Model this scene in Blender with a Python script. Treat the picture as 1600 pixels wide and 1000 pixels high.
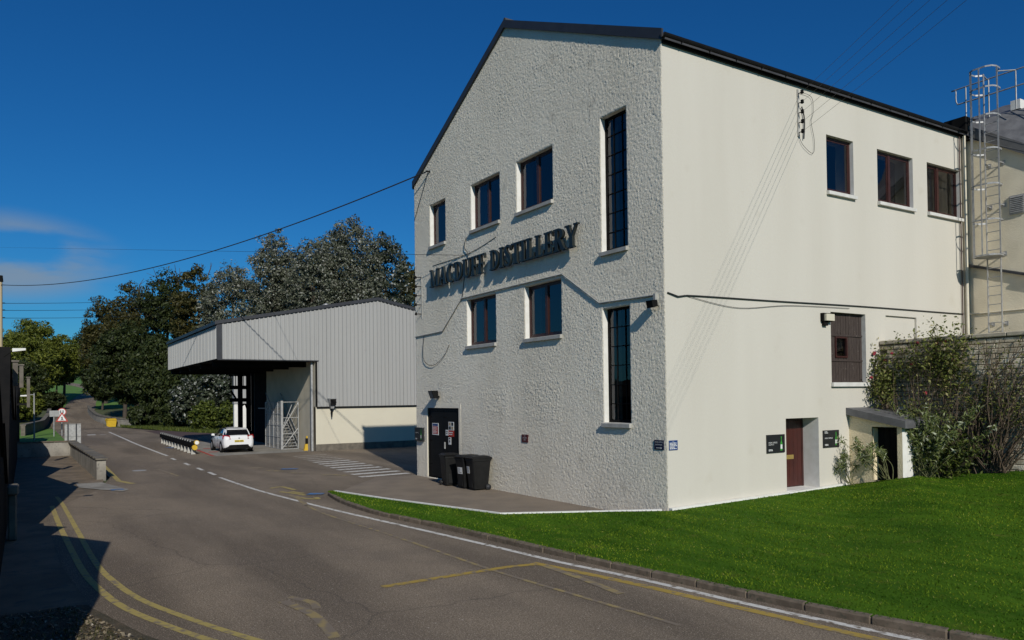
import bpy, math, random
import numpy as np
from mathutils import Matrix, Vector

# ------------------------------------------------------------------ camera, sky, sun
scene = bpy.context.scene
for o in list(bpy.data.objects): bpy.data.objects.remove(o)
COL = scene.collection
G = -0.28                                    # level of the tarmac
CAM = (13.870, -13.214, 2.789)
yaw, pitch, roll = math.radians(57.73383), math.radians(0.87614), math.radians(-0.72384)
fw = Vector((-math.sin(yaw)*math.cos(pitch), math.cos(yaw)*math.cos(pitch), math.sin(pitch)))
rt = Vector((math.cos(yaw), math.sin(yaw), 0)); up = rt.cross(fw)
rt, up = math.cos(roll)*rt + math.sin(roll)*up, -math.sin(roll)*rt + math.cos(roll)*up
cd = bpy.data.cameras.new('camera'); cam = bpy.data.objects.new('camera', cd); COL.objects.link(cam)
cd.sensor_width = 36; cd.lens = 36*1205.07/1600; cd.shift_y = 102.28/1600; cd.clip_end = 3000; cd.clip_start = 0.05
cam.matrix_world = Matrix(((rt.x, up.x, -fw.x, CAM[0]), (rt.y, up.y, -fw.y, CAM[1]), (rt.z, up.z, -fw.z, CAM[2]), (0, 0, 0, 1)))
scene.camera = cam
scene.render.resolution_x, scene.render.resolution_y = 1024, 640
scene.render.engine = 'CYCLES'
scene.cycles.max_bounces = 6; scene.cycles.transparent_max_bounces = 12; scene.cycles.caustics_reflective = False; scene.cycles.caustics_refractive = False
SUN = Vector((17.08, -4.43, 10.3)).normalized()          # towards the sun
EL = math.asin(SUN.z)
world = bpy.data.worlds.new('World'); scene.world = world; world.use_nodes = True
wn, wl = world.node_tree.nodes, world.node_tree.links
wn.clear()
sky = wn.new('ShaderNodeTexSky'); sky.sky_type = 'NISHITA'; sky.sun_disc = False
sky.sun_elevation = EL; sky.sun_rotation = math.atan2(SUN.x, SUN.y)
sky.altitude = 0; sky.air_density = 1.0; sky.dust_density = 0.45; sky.ozone_density = 4.5
hsv = wn.new('ShaderNodeHueSaturation'); hsv.inputs['Saturation'].default_value = 1.2; hsv.inputs['Value'].default_value = 0.88
wl.new(sky.outputs[0], hsv.inputs['Color'])
tint = wn.new('ShaderNodeMixRGB'); tint.blend_type = 'MULTIPLY'; tint.inputs['Fac'].default_value = 1.0; tint.inputs['Color2'].default_value = (0.25, 0.78, 1.10, 1); wl.new(hsv.outputs[0], tint.inputs['Color1'])
tc = wn.new('ShaderNodeTexCoord')
mp = wn.new('ShaderNodeMapping'); mp.inputs['Scale'].default_value = (6.0, 6.0, 22.0); mp.inputs['Location'].default_value = (2.3, 0.42, 0.35)
wl.new(tc.outputs['Generated'], mp.inputs['Vector'])
cn = wn.new('ShaderNodeTexNoise'); cn.inputs['Scale'].default_value = 1.0; cn.inputs['Detail'].default_value = 6; cn.inputs['Roughness'].default_value = 0.5
wl.new(mp.outputs[0], cn.inputs['Vector'])
cr = wn.new('ShaderNodeMapRange'); cr.interpolation_type = 'SMOOTHSTEP'
cr.inputs['From Min'].default_value = 0.34; cr.inputs['From Max'].default_value = 0.56; cr.inputs['To Max'].default_value = 0.85
wl.new(cn.outputs['Fac'], cr.inputs['Value'])
# one low bank of cloud out over the lane
cv = wn.new('ShaderNodeVectorMath'); cv.operation = 'SUBTRACT'; cv.inputs[1].default_value = (-0.985, -0.03, 0.158); wl.new(tc.outputs['Generated'], cv.inputs[0])
cs = wn.new('ShaderNodeVectorMath'); cs.operation = 'MULTIPLY'; cs.inputs[1].default_value = (1.0, 1.0, 2.6); wl.new(cv.outputs[0], cs.inputs[0])
ce = wn.new('ShaderNodeVectorMath'); ce.operation = 'LENGTH'; wl.new(cs.outputs[0], ce.inputs[0])
lo = wn.new('ShaderNodeMapRange'); lo.interpolation_type = 'SMOOTHSTEP'; lo.inputs['From Min'].default_value = 0.15; lo.inputs['From Max'].default_value = 0.06
wl.new(ce.outputs['Value'], lo.inputs['Value'])
mu = wn.new('ShaderNodeMath'); mu.operation = 'MULTIPLY'; wl.new(cr.outputs[0], mu.inputs[0]); wl.new(lo.outputs[0], mu.inputs[1])
cm = wn.new('ShaderNodeMixRGB'); cm.inputs['Color2'].default_value = (2.9, 3.9, 5.1, 1)
wl.new(mu.outputs[0], cm.inputs['Fac']); wl.new(tint.outputs[0], cm.inputs['Color1'])
bg = wn.new('ShaderNodeBackground'); bg.inputs['Strength'].default_value = 0.07; wl.new(cm.outputs[0], bg.inputs['Color'])
wo = wn.new('ShaderNodeOutputWorld'); wl.new(bg.outputs[0], wo.inputs['Surface'])
ld = bpy.data.lights.new('sun', 'SUN'); ld.energy = 3.7; ld.angle = math.radians(0.5); ld.color = (1.0, 0.95, 0.86)
lo_ = bpy.data.objects.new('sun', ld); COL.objects.link(lo_); lo_.location = SUN*60
lo_.rotation_euler = SUN.to_track_quat('Z', 'Y').to_euler()
vs = scene.view_settings; vs.view_transform = 'Standard'; vs.look = 'None'; vs.exposure = 0.0; vs.gamma = 1.0; vs.use_curve_mapping = False

# ------------------------------------------------------------------ helpers
def tag(o, label=None, cat=None, group=None, kind=None):
    if label: o['label'] = label
    if cat: o['category'] = cat
    if group: o['group'] = group
    if kind: o['kind'] = kind
    return o
def empty(name, loc, label=None, cat=None, group=None, rz=0.0):
    o = bpy.data.objects.new(name, None); COL.objects.link(o); o.location = loc; o.rotation_euler = (0, 0, rz); o.empty_display_size = 0.2
    return tag(o, label, cat, group)
def origin_of(o):
    v = Vector((0, 0, 0))
    while o is not None: v += o.location; o = o.parent
    return v
def link_mesh(name, me, parent=None, loc=(0, 0, 0), rot=None):
    o = bpy.data.objects.new(name, me); COL.objects.link(o); o.location = loc
    if rot: o.rotation_euler = rot
    if parent is not None: o.parent = parent
    return o
def np_mesh(name, V, F, mats, parent=None, smooth=False, idx=None, local=False):
    """V (n,3) array, F (m,k) array of faces all with k corners"""
    V = np.asarray(V, np.float32).reshape(-1, 3); F = np.asarray(F, np.int32)
    if parent is not None and not local: V = V - np.array(origin_of(parent), np.float32)
    me = bpy.data.meshes.new(name); k = F.shape[1]
    me.vertices.add(len(V)); me.vertices.foreach_set('co', V.ravel())
    me.loops.add(F.size); me.loops.foreach_set('vertex_index', F.ravel())
    me.polygons.add(len(F)); me.polygons.foreach_set('loop_start', np.arange(0, F.size, k, dtype=np.int32))
    try: me.polygons.foreach_set('loop_total', np.full(len(F), k, np.int32))
    except Exception: pass
    for m in (mats if isinstance(mats, (list, tuple)) else [mats]): me.materials.append(m)
    if idx is not None: me.polygons.foreach_set('material_index', np.asarray(idx, np.int32))
    if smooth: me.polygons.foreach_set('use_smooth', np.ones(len(F), bool))
    me.update(calc_edges=True); me.validate()
    return link_mesh(name, me, parent)
class MB:
    def __init__(s): s.v = []; s.f = []; s.mi = []; s.sm = []; s.cur = 0
    def add(s, vs_, fs, smooth=False):
        b = len(s.v); s.v += [tuple(p) for p in vs_]
        for f in fs: s.f.append([b+i for i in f]); s.mi.append(s.cur); s.sm.append(smooth)
        return s
    def hexa(s, p): return s.add(p, [(0, 3, 2, 1), (4, 5, 6, 7), (0, 1, 5, 4), (1, 2, 6, 5), (2, 3, 7, 6), (3, 0, 4, 7)])
    def box(s, x0, x1, y0, y1, z0, z1):
        return s.hexa([(x0, y0, z0), (x1, y0, z0), (x1, y1, z0), (x0, y1, z0), (x0, y0, z1), (x1, y0, z1), (x1, y1, z1), (x0, y1, z1)])
    def bbox(s, x0, x1, y0, y1, z0, z1, b=0.01):
        """box with bevelled edges: three crossed slabs as one convex hull-like shell"""
        vs_ = []; X = (x0, x1); Y = (y0, y1); Z = (z0, z1)
        def q(a, sgn): return a + sgn*b
        ids = {}
        for i in (0, 1):
            for j in (0, 1):
                for k in (0, 1):
                    sx_, sy_, sz_ = (1, -1)[i], (1, -1)[j], (1, -1)[k]
                    for ax in range(3):
                        p = [q(X[i], sx_), q(Y[j], sy_), q(Z[k], sz_)]; p[ax] = (X[i], Y[j], Z[k])[ax]
                        ids[(i, j, k, ax)] = len(vs_); vs_.append(p)
        fs = []
        for i in (0, 1): fs.append([ids[(i, a, c, 0)] for a, c in ((0, 0), (1, 0), (1, 1), (0, 1))])
        for j in (0, 1): fs.append([ids[(a, j, c, 1)] for a, c in ((0, 0), (1, 0), (1, 1), (0, 1))])
        for k in (0, 1): fs.append([ids[(a, c, k, 2)] for a, c in ((0, 0), (1, 0), (1, 1), (0, 1))])
        for j in (0, 1):
            for k in (0, 1): fs.append([ids[(0, j, k, 1)], ids[(1, j, k, 1)], ids[(1, j, k, 2)], ids[(0, j, k, 2)]])
        for i in (0, 1):
            for k in (0, 1): fs.append([ids[(i, 0, k, 0)], ids[(i, 1, k, 0)], ids[(i, 1, k, 2)], ids[(i, 0, k, 2)]])
        for i in (0, 1):
            for j in (0, 1): fs.append([ids[(i, j, 0, 0)], ids[(i, j, 1, 0)], ids[(i, j, 1, 1)], ids[(i, j, 0, 1)]])
        for key in [(i, j, k) for i in (0, 1) for j in (0, 1) for k in (0, 1)]: fs.append([ids[key+(a,)] for a in range(3)])
        return s.add(vs_, fs)
    def mbox(s, M, u0, u1, v0, v1, d0, d1):
        return s.hexa([M(u0, v0, d0), M(u1, v0, d0), M(u1, v1, d0), M(u0, v1, d0), M(u0, v0, d1), M(u1, v0, d1), M(u1, v1, d1), M(u0, v1, d1)])
    def quad(s, a, b, c, d): return s.add([a, b, c, d], [(0, 1, 2, 3)])
    def tube(s, p0, p1, r0, r1=None, n=8, caps=True):
        r1 = r0 if r1 is None else r1
        p0, p1 = Vector(p0), Vector(p1); d = (p1-p0).normalized(); a = d.orthogonal().normalized(); b = d.cross(a)
        vs_ = []
        for P, R in ((p0, r0), (p1, r1)):
            for i in range(n):
                t = 2*math.pi*i/n; vs_.append(P + R*(math.cos(t)*a + math.sin(t)*b))
        s.add(vs_, [(i, (i+1) % n, n+(i+1) % n, n+i) for i in range(n)], True)
        if caps: s.add(vs_[:n], [tuple(range(n))]); s.add(vs_[n:], [tuple(range(n))])
        return s
    def path(s, pts, r, n=6, rs=None, closed=False):
        pts = [Vector(p) for p in pts]; m = len(pts); vs_ = []; a = None
        for i, P in enumerate(pts):
            if closed: d = pts[(i+1) % m]-pts[i-1]
            else: d = pts[min(i+1, m-1)]-pts[max(i-1, 0)]
            d.normalize()
            if a is None: a = d.orthogonal().normalized()
            a = (a - d*a.dot(d)); a.normalize(); b = d.cross(a); R = float(r if rs is None else rs[i])
            for j in range(n):
                t = 2*math.pi*j/n; vs_.append(P+R*(math.cos(t)*a+math.sin(t)*b))
        fs = []
        for i in range(m if closed else m-1):
            i2 = (i+1) % m
            for j in range(n): fs.append((i*n+j, i*n+(j+1) % n, i2*n+(j+1) % n, i2*n+j))
        s.add(vs_, fs, True)
        if not closed: s.add(vs_[:n], [tuple(range(n))]); s.add(vs_[-n:], [tuple(range(n))])
        return s
    def prism(s, poly, M, d0, d1):
        """poly of (u,v) extruded from d0 to d1 through the mapping M(u,v,d)"""
        n = len(poly); vs_ = [M(u, v, d0) for u, v in poly]+[M(u, v, d1) for u, v in poly]
        return s.add(vs_, [tuple(range(n))[::-1], tuple(range(n, 2*n))]+[(i, (i+1) % n, n+(i+1) % n, n+i) for i in range(n)])
    def lathe(s, c, prof, n=16, axis='z'):
        vs_ = []
        for r, h in prof:
            for i in range(n):
                t = 2*math.pi*i/n; a, b = r*math.cos(t), r*math.sin(t)
                vs_.append({'z': (c[0]+a, c[1]+b, c[2]+h), 'y': (c[0]+a, c[1]+h, c[2]+b), 'x': (c[0]+h, c[1]+a, c[2]+b)}[axis])
        fs = [(k*n+i, k*n+(i+1) % n, (k+1)*n+(i+1) % n, (k+1)*n+i) for k in range(len(prof)-1) for i in range(n)]
        s.add(vs_, fs, True); s.add(vs_[:n], [tuple(range(n))]); s.add(vs_[-n:], [tuple(range(n))]); return s
    def mesh(s, name, mats, off=(0, 0, 0)):
        me = bpy.data.meshes.new(name); off = Vector(off)
        me.from_pydata([tuple(Vector(p)-off) for p in s.v], [], s.f)
        for m in (mats if isinstance(mats, (list, tuple)) else [mats]): me.materials.append(m)
        me.polygons.foreach_set('material_index', s.mi); me.polygons.foreach_set('use_smooth', s.sm); me.update()
        return me
    def build(s, name, mats, parent=None, local=False):
        off = Vector((0, 0, 0)) if (parent is None or local) else origin_of(parent)
        return link_mesh(name, s.mesh(name, mats, off), parent)
def single(name, mb, mats, base, label, cat, group=None):
    """a thing that is one mesh, with its origin at its base"""
    return tag(link_mesh(name, mb.mesh(name, mats, base), None, base), label, cat, group)
def gable(u, v, d): return (u, -d, v)         # gable wall: u = x, d outwards (-y)
def side(u, v, d): return (d, u, v)           # side wall:  u = y, d outwards (+x)

# ---- materials (all procedural, in world coordinates)
def mat(name, c, c2=None, scale=3.0, rough=0.7, bump=0.0, bscale=40.0, metal=0.0, spec=0.5, detail=4, lohi=(0.35, 0.65), dist=0.01, stretch=None, c3=None, s3=60.0, lh3=(0.55, 0.7), island=False, coord='pos', voro=False, coat=0.0):
    m = bpy.data.materials.new(name); m.use_nodes = True; n, l = m.node_tree.nodes, m.node_tree.links
    p = n['Principled BSDF']; p.inputs['Roughness'].default_value = rough; p.inputs['Metallic'].default_value = metal
    p.inputs['Specular IOR Level'].default_value = spec; p.inputs['Coat Weight'].default_value = coat
    p.inputs['Base Color'].default_value = (*c, 1)
    if coord == 'pos': g = n.new('ShaderNodeNewGeometry'); vec = g.outputs['Position']
    else: g = n.new('ShaderNodeTexCoord'); vec = g.outputs['Object']
    if stretch:
        mpn = n.new('ShaderNodeMapping'); mpn.inputs['Scale'].default_value = stretch; l.new(vec, mpn.inputs['Vector']); svec = mpn.outputs[0]
    else: svec = vec
    out = None
    if c2 is not None:
        mix = n.new('ShaderNodeMixRGB'); mix.inputs['Color1'].default_value = (*c, 1); mix.inputs['Color2'].default_value = (*c2, 1)
        if island:
            gi = n.new('ShaderNodeNewGeometry'); l.new(gi.outputs['Random Per Island'], mix.inputs['Fac'])
        else:
            t = n.new('ShaderNodeTexNoise'); t.inputs['Scale'].default_value = scale; t.inputs['Detail'].default_value = detail; l.new(svec, t.inputs['Vector'])
            r = n.new('ShaderNodeMapRange'); r.inputs['From Min'].default_value = lohi[0]; r.inputs['From Max'].default_value = lohi[1]
            l.new(t.outputs['Fac'], r.inputs['Value']); l.new(r.outputs[0], mix.inputs['Fac'])
        out = mix.outputs[0]
    if c3 is not None:
        t3 = n.new('ShaderNodeTexNoise'); t3.inputs['Scale'].default_value = s3; t3.inputs['Detail'].default_value = 3; l.new(vec, t3.inputs['Vector'])
        r3 = n.new('ShaderNodeMapRange'); r3.inputs['From Min'].default_value = lh3[0]; r3.inputs['From Max'].default_value = lh3[1]; l.new(t3.outputs['Fac'], r3.inputs['Value'])
        mix3 = n.new('ShaderNodeMixRGB'); mix3.inputs['Color2'].default_value = (*c3, 1); l.new(r3.outputs[0], mix3.inputs['Fac'])
        if out is not None: l.new(out, mix3.inputs['Color1'])
        else: mix3.inputs['Color1'].default_value = (*c, 1)
        out = mix3.outputs[0]
    if out is not None: l.new(out, p.inputs['Base Color'])
    if bump:
        b = n.new('ShaderNodeBump'); b.inputs['Strength'].default_value = bump; b.inputs['Distance'].default_value = dist
        if voro: bt = n.new('ShaderNodeTexVoronoi'); bt.inputs['Scale'].default_value = bscale; ho = bt.outputs['Distance']
        else: bt = n.new('ShaderNodeTexNoise'); bt.inputs['Scale'].default_value = bscale; bt.inputs['Detail'].default_value = 5; ho = bt.outputs['Fac']
        l.new(vec, bt.inputs['Vector']); l.new(ho, b.inputs['Height']); l.new(b.outputs[0], p.inputs['Normal'])
    return m
def leafmat(name, c, c2, c3=None, rough=0.55, trans=0.3, pos3=0.85, spec=0.3):
    m = bpy.data.materials.new(name); m.use_nodes = True; n, l = m.node_tree.nodes, m.node_tree.links
    p = n['Principled BSDF']; p.inputs['Roughness'].default_value = rough; p.inputs['Specular IOR Level'].default_value = spec
    g = n.new('ShaderNodeNewGeometry'); rp = n.new('ShaderNodeValToRGB'); e = rp.color_ramp.elements
    e[0].color = (*c, 1); e[1].color = (*c2, 1); e[1].position = pos3 if c3 else 1.0
    if c3: k = e.new(min(pos3+0.04, 1)); k.color = (*c3, 1)
    l.new(g.outputs['Random Per Island'], rp.inputs[0]); l.new(rp.outputs[0], p.inputs['Base Color'])
    t = n.new('ShaderNodeBsdfTranslucent'); l.new(rp.outputs[0], t.inputs['Color'])
    mx = n.new('ShaderNodeMixShader'); mx.inputs[0].default_value = trans; l.new(p.outputs[0], mx.inputs[1]); l.new(t.outputs[0], mx.inputs[2])
    l.new(mx.outputs[0], n['Material Output'].inputs['Surface']); return m
def glassmat(name, refl=0.02, tint=(0.86, 0.88, 0.9)):
    m = bpy.data.materials.new(name); m.use_nodes = True; n, l = m.node_tree.nodes, m.node_tree.links; n.remove(n['Principled BSDF'])
    tr = n.new('ShaderNodeBsdfTransparent'); tr.inputs[0].default_value = (*tint, 1)
    gl = n.new('ShaderNodeBsdfGlossy'); gl.inputs['Color'].default_value = (.8, .8, .85, 1); gl.inputs['Roughness'].default_value = 0.01
    lw = n.new('ShaderNodeFresnel'); lw.inputs['IOR'].default_value = 1.6
    ad = n.new('ShaderNodeMath'); ad.operation = 'ADD'; ad.inputs[1].default_value = refl; ad.use_clamp = True; l.new(lw.outputs[0], ad.inputs[0])
    nz = n.new('ShaderNodeTexNoise'); nz.inputs['Scale'].default_value = 1.3; nz.inputs['Detail'].default_value = 1
    ge = n.new('ShaderNodeNewGeometry'); l.new(ge.outputs['Position'], nz.inputs['Vector'])
    b = n.new('ShaderNodeBump'); b.inputs['Strength'].default_value = 0.04; b.inputs['Distance'].default_value = 0.1; l.new(nz.outputs[0], b.inputs['Height']); l.new(b.outputs[0], gl.inputs['Normal'])
    mx = n.new('ShaderNodeMixShader'); l.new(ad.outputs[0], mx.inputs[0]); l.new(tr.outputs[0], mx.inputs[1]); l.new(gl.outputs[0], mx.inputs[2])
    l.new(mx.outputs[0], n['Material Output'].inputs['Surface']); return m
def paintmat(name, c, road, wear=(0.45, 0.6), scale=7.0, rough=0.75):
    """worn road paint: paint broken up by the tarmac it lies on"""
    return mat(name, c, road, scale, rough, 0.3, 220, lohi=wear, detail=8, dist=0.004)

TAR = (0.180, 0.143, 0.104)
M = {}
def road_material():
    m = bpy.data.materials.new('tarmac'); m.use_nodes = True; n, l = m.node_tree.nodes, m.node_tree.links; p = n['Principled BSDF']
    g = n.new('ShaderNodeNewGeometry'); V = g.outputs['Position']
    def noise(scale, det=4, st=None):
        t = n.new('ShaderNodeTexNoise'); t.inputs['Scale'].default_value = scale; t.inputs['Detail'].default_value = det
        if st:
            q = n.new('ShaderNodeMapping'); q.inputs['Scale'].default_value = st; q.inputs['Rotation'].default_value = (0, 0, 0.12); l.new(V, q.inputs['Vector']); l.new(q.outputs[0], t.inputs['Vector'])
        else: l.new(V, t.inputs['Vector'])
        return t.outputs['Fac']
    def rng(x, a, b, c=0.0, d=1.0):
        r = n.new('ShaderNodeMapRange'); r.inputs['From Min'].default_value = a; r.inputs['From Max'].default_value = b; r.inputs['To Min'].default_value = c; r.inputs['To Max'].default_value = d; l.new(x, r.inputs['Value']); return r.outputs[0]
    def mix(f, a, b):
        x = n.new('ShaderNodeMixRGB'); l.new(f, x.inputs['Fac'])
        for s_, v in (('Color1', a), ('Color2', b)):
            if isinstance(v, tuple): x.inputs[s_].default_value = (*v, 1)
            else: l.new(v, x.inputs[s_])
        return x.outputs[0]
    base = mix(rng(noise(0.35, 5, (0.25, 1.6, 1)), 0.40, 0.60), (0.145, 0.112, 0.077), (0.285, 0.224, 0.157))
    base = mix(rng(noise(0.9, 5), 0.45, 0.7, 0, 0.5), base, (0.140, 0.110, 0.082))
    base = mix(rng(noise(46, 2), 0.38, 0.62, 0, 0.8), base, (0.080, 0.063, 0.047))
    base = mix(rng(noise(58, 2), 0.58, 0.68, 0, 0.9), base, (0.42, 0.35, 0.27))
    vo = n.new('ShaderNodeTexVoronoi'); vo.inputs['Scale'].default_value = 3.2; l.new(V, vo.inputs['Vector'])
    base = mix(rng(vo.outputs['Distance'], 0.045, 0.02), base, (0.55, 0.50, 0.42))
    ve = n.new('ShaderNodeTexVoronoi'); ve.feature = 'DISTANCE_TO_EDGE'; ve.inputs['Scale'].default_value = 0.22
    wv = n.new('ShaderNodeMixRGB'); wv.inputs['Fac'].default_value = 0.35; wt = n.new('ShaderNodeTexNoise'); wt.inputs['Scale'].default_value = 1.5; wt.inputs['Detail'].default_value = 6; l.new(V, wt.inputs['Vector']); l.new(V, wv.inputs['Color1']); l.new(wt.outputs['Color'], wv.inputs['Color2']); l.new(wv.outputs[0], ve.inputs['Vector'])
    base = mix(rng(ve.outputs['Distance'], 0.004, 0.0015, 0, 0.35), base, (0.05, 0.042, 0.034))
    l.new(base, p.inputs['Base Color']); p.inputs['Roughness'].default_value = 0.85; p.inputs['Specular IOR Level'].default_value = 0.3
    b = n.new('ShaderNodeBump'); b.inputs['Strength'].default_value = 0.6; b.inputs['Distance'].default_value = 0.008; l.new(noise(85, 4), b.inputs['Height']); l.new(b.outputs[0], p.inputs['Normal'])
    return m
M['road'] = road_material()
M['pave'] = mat('pavement_tarmac', (0.215, 0.170, 0.122), (0.165, 0.130, 0.094), 1.2, 0.85, 0.5, 80, c3=(0.24, 0.21, 0.18), s3=90, dist=0.008)
M['concrete'] = mat('concrete', (0.30, 0.28, 0.24), (0.19, 0.175, 0.15), 1.6, 0.85, 0.4, 30, c3=(0.12, 0.11, 0.10), s3=9, lh3=(0.58, 0.75))
M['yard'] = mat('yard_concrete', (0.20, 0.15, 0.10), (0.125, 0.095, 0.062), 1.4, 0.9, 0.5, 40, c3=(0.09, 0.08, 0.065), s3=5, lh3=(0.55, 0.75))
M['kerb'] = mat('kerb_stone', (0.17, 0.132, 0.095), (0.105, 0.080, 0.056), 6, 0.9, 0.6, 60, c3=(0.06, 0.06, 0.04), s3=14, lh3=(0.55, 0.75))
M['soil'] = mat('soil', (0.075, 0.056, 0.033), (0.042, 0.036, 0.018), 3, 0.95, 1.0, 30, c3=(0.15, 0.12, 0.08), s3=40, dist=0.03)
M['field'] = mat('rough_grass', (0.050, 0.075, 0.022), (0.085, 0.090, 0.035), 0.6, 0.95, 0.8, 12, dist=0.05)
M['farfield'] = mat('field_grass', (0.095, 0.20, 0.018), (0.07, 0.155, 0.016), 0.15, 0.95, 0.6, 6, dist=0.06)
M['lawn'] = mat('lawn_turf', (0.036, 0.094, 0.006), (0.068, 0.145, 0.010), 0.9, 0.95, 0.9, 90, dist=0.02, spec=0.05, c3=(0.10, 0.13, 0.02), s3=2.2, lh3=(0.6, 0.8), stretch=(0.5, 2.2, 1))
M['harl'] = mat('rough_cast', (0.90, 0.835, 0.695), (0.80, 0.735, 0.60), 0.45, 0.92, 1.0, 75, dist=0.02, stretch=(1, 1, .35), c3=(0.60, 0.55, 0.45), s3=1.6, lh3=(0.60, 0.85), spec=0.15)
M['render'] = mat('smooth_render', (0.58, 0.55, 0.48), (0.55, 0.52, 0.45), 0.5, 0.85, 0.35, 14, dist=0.012, c3=(0.48, 0.44, 0.36), s3=1.1, lh3=(0.66, 0.95), spec=0.25, stretch=(1, 1.6, .22))
M['white'] = mat('white_paint', (0.78, 0.77, 0.73), (0.70, 0.69, 0.64), 5, 0.6, 0.2, 30)
M['cream'] = mat('cream_paint', (0.60, 0.56, 0.44), (0.56, 0.52, 0.41), 0.6, 0.8, 0.2, 20)
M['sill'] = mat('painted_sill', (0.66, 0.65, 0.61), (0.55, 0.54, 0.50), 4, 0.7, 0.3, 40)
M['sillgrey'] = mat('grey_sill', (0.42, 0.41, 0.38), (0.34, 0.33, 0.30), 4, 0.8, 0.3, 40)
M['maroon'] = mat('maroon_wood', (0.048, 0.014, 0.011), (0.034, 0.010, 0.008), 6, 0.45, 0.2, 60)
M['reddoor'] = mat('red_door', (0.058, 0.012, 0.008), (0.045, 0.010, 0.007), 4, 0.4, 0.1, 40)
M['brownwood'] = mat('weathered_brown_boards', (0.030, 0.019, 0.015), (0.060, 0.044, 0.036), 9, 0.75, 0.5, 50, stretch=(1, 6, 0.6), c3=(0.20, 0.17, 0.145), s3=7, lh3=(0.66, 0.8))
M['black'] = mat('black_paint', (0.006, 0.006, 0.006), (0.009, 0.009, 0.009), 3, 0.6, 0.1, 30, spec=0.15)
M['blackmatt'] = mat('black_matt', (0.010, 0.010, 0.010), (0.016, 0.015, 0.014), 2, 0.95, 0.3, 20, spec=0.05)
M['flash'] = mat('dark_grey_flashing', (0.035, 0.038, 0.045), (0.028, 0.03, 0.036), 3, 0.5, 0.1, 10, spec=0.4)
M['roofing'] = mat('dark_roof_sheet', (0.05, 0.05, 0.055), (0.03, 0.03, 0.034), 1.5, 0.7, 0.3, 12)
M['canopywall'] = mat('canopy_wall_render', (0.62, 0.56, 0.44), (0.54, 0.49, 0.38), 1.2, 0.9, 0.6, 35, dist=0.012, spec=0.1)
M['slate'] = mat('slate', (0.13, 0.13, 0.135), (0.085, 0.085, 0.09), 4, 0.6, 0.4, 20)
M['lead'] = mat('lead_band', (0.15, 0.148, 0.145), (0.11, 0.108, 0.105), 3, 0.6)
M['glass'] = glassmat('window_glass')
M['darkroom'] = mat('dark_room', (0.02, 0.02, 0.024), (0.03, 0.03, 0.03), 2, 0.9)
M['inner'] = mat('cream_plaster', (0.72, 0.66, 0.50), (0.66, 0.60, 0.46), 3, 0.8)
M['galv'] = mat('galvanised_steel', (0.42, 0.42, 0.41), (0.30, 0.30, 0.30), 8, 0.5, 0.1, 60, metal=0.35)
M['steel'] = mat('grey_steel', (0.33, 0.33, 0.32), (0.26, 0.26, 0.255), 8, 0.5)
M['clad'] = mat('grey_cladding', (0.35, 0.35, 0.34), (0.32, 0.32, 0.31), 0.5, 0.5, 0.05, 4, spec=0.4, c3=(0.30, 0.29, 0.28), s3=3, lh3=(0.62, 0.9), stretch=(1, 1, 0.15))
M['beigewall'] = mat('beige_harl', (0.84, 0.75, 0.57), (0.72, 0.64, 0.48), 1.2, 0.9, 0.8, 35, dist=0.012, spec=0.2)
M['leanwall'] = mat('lean_to_harl', (0.80, 0.69, 0.47), (0.68, 0.58, 0.39), 1.2, 0.9, 1.0, 30, dist=0.015, spec=0.2)
M['brick'] = mat('grey_brown_brick', (0.56, 0.475, 0.345), (0.36, 0.30, 0.215), 5, 0.9, 0.8, 40, dist=0.015, c3=(0.78, 0.70, 0.56), s3=4.5, lh3=(0.5, 0.68))
M['mortar'] = mat('mortar', (0.16, 0.135, 0.10), (0.10, 0.085, 0.065), 8, 0.95, 0.6, 60)
M['plinth'] = mat('plinth_stone', (0.16, 0.14, 0.11), (0.10, 0.088, 0.07), 3, 0.9, 0.6, 30)
M['pipe_cream'] = mat('cream_pipe', (0.66, 0.61, 0.48), (0.58, 0.53, 0.42), 5, 0.6)
M['pipe_grey'] = mat('grey_conduit', (0.36, 0.36, 0.34), (0.28, 0.28, 0.26), 5, 0.6)
M['cable'] = mat('black_cable', (0.018, 0.018, 0.018), (0.03, 0.03, 0.03), 8, 0.7)
M['letter'] = mat('dark_green_letters', (0.014, 0.019, 0.018), (0.011, 0.015, 0.014), 4, 0.45)
M['signblack'] = mat('sign_black', (0.018, 0.019, 0.021), (0.014, 0.015, 0.017), 4, 0.4)
M['signwhite'] = mat('sign_white', (0.72, 0.72, 0.70), (0.66, 0.66, 0.64), 20, 0.5)
M['signblue'] = mat('sign_blue', (0.012, 0.05, 0.19), (0.010, 0.04, 0.16), 20, 0.45)
M['signnavy'] = mat('sign_navy', (0.006, 0.010, 0.035), (0.008, 0.012, 0.04), 20, 0.45)
M['signred'] = mat('sign_red', (0.42, 0.035, 0.02), (0.36, 0.03, 0.02), 20, 0.5)
M['signmaroon'] = mat('sign_maroon', (0.09, 0.014, 0.014), (0.07, 0.012, 0.012), 20, 0.5)
M['green'] = mat('bottle_green', (0.06, 0.36, 0.05), (0.03, 0.20, 0.03), 20, 0.4)
M['tan'] = mat('tan_print', (0.42, 0.33, 0.20), (0.36, 0.28, 0.17), 20, 0.5)
M['brass'] = mat('brass', (0.50, 0.36, 0.11), (0.42, 0.30, 0.09), 20, 0.4, metal=0.5)
M['bin'] = mat('bin_plastic', (0.007, 0.007, 0.007), (0.011, 0.011, 0.011), 5, 0.5, 0.15, 80, spec=0.25)
M['yellow'] = mat('yellow_plastic', (0.60, 0.38, 0.02), (0.52, 0.33, 0.02), 5, 0.5)
M['carwhite'] = mat('car_white', (0.78, 0.78, 0.78), (0.76, 0.76, 0.76), 5, 0.25, coat=0.6)
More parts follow.
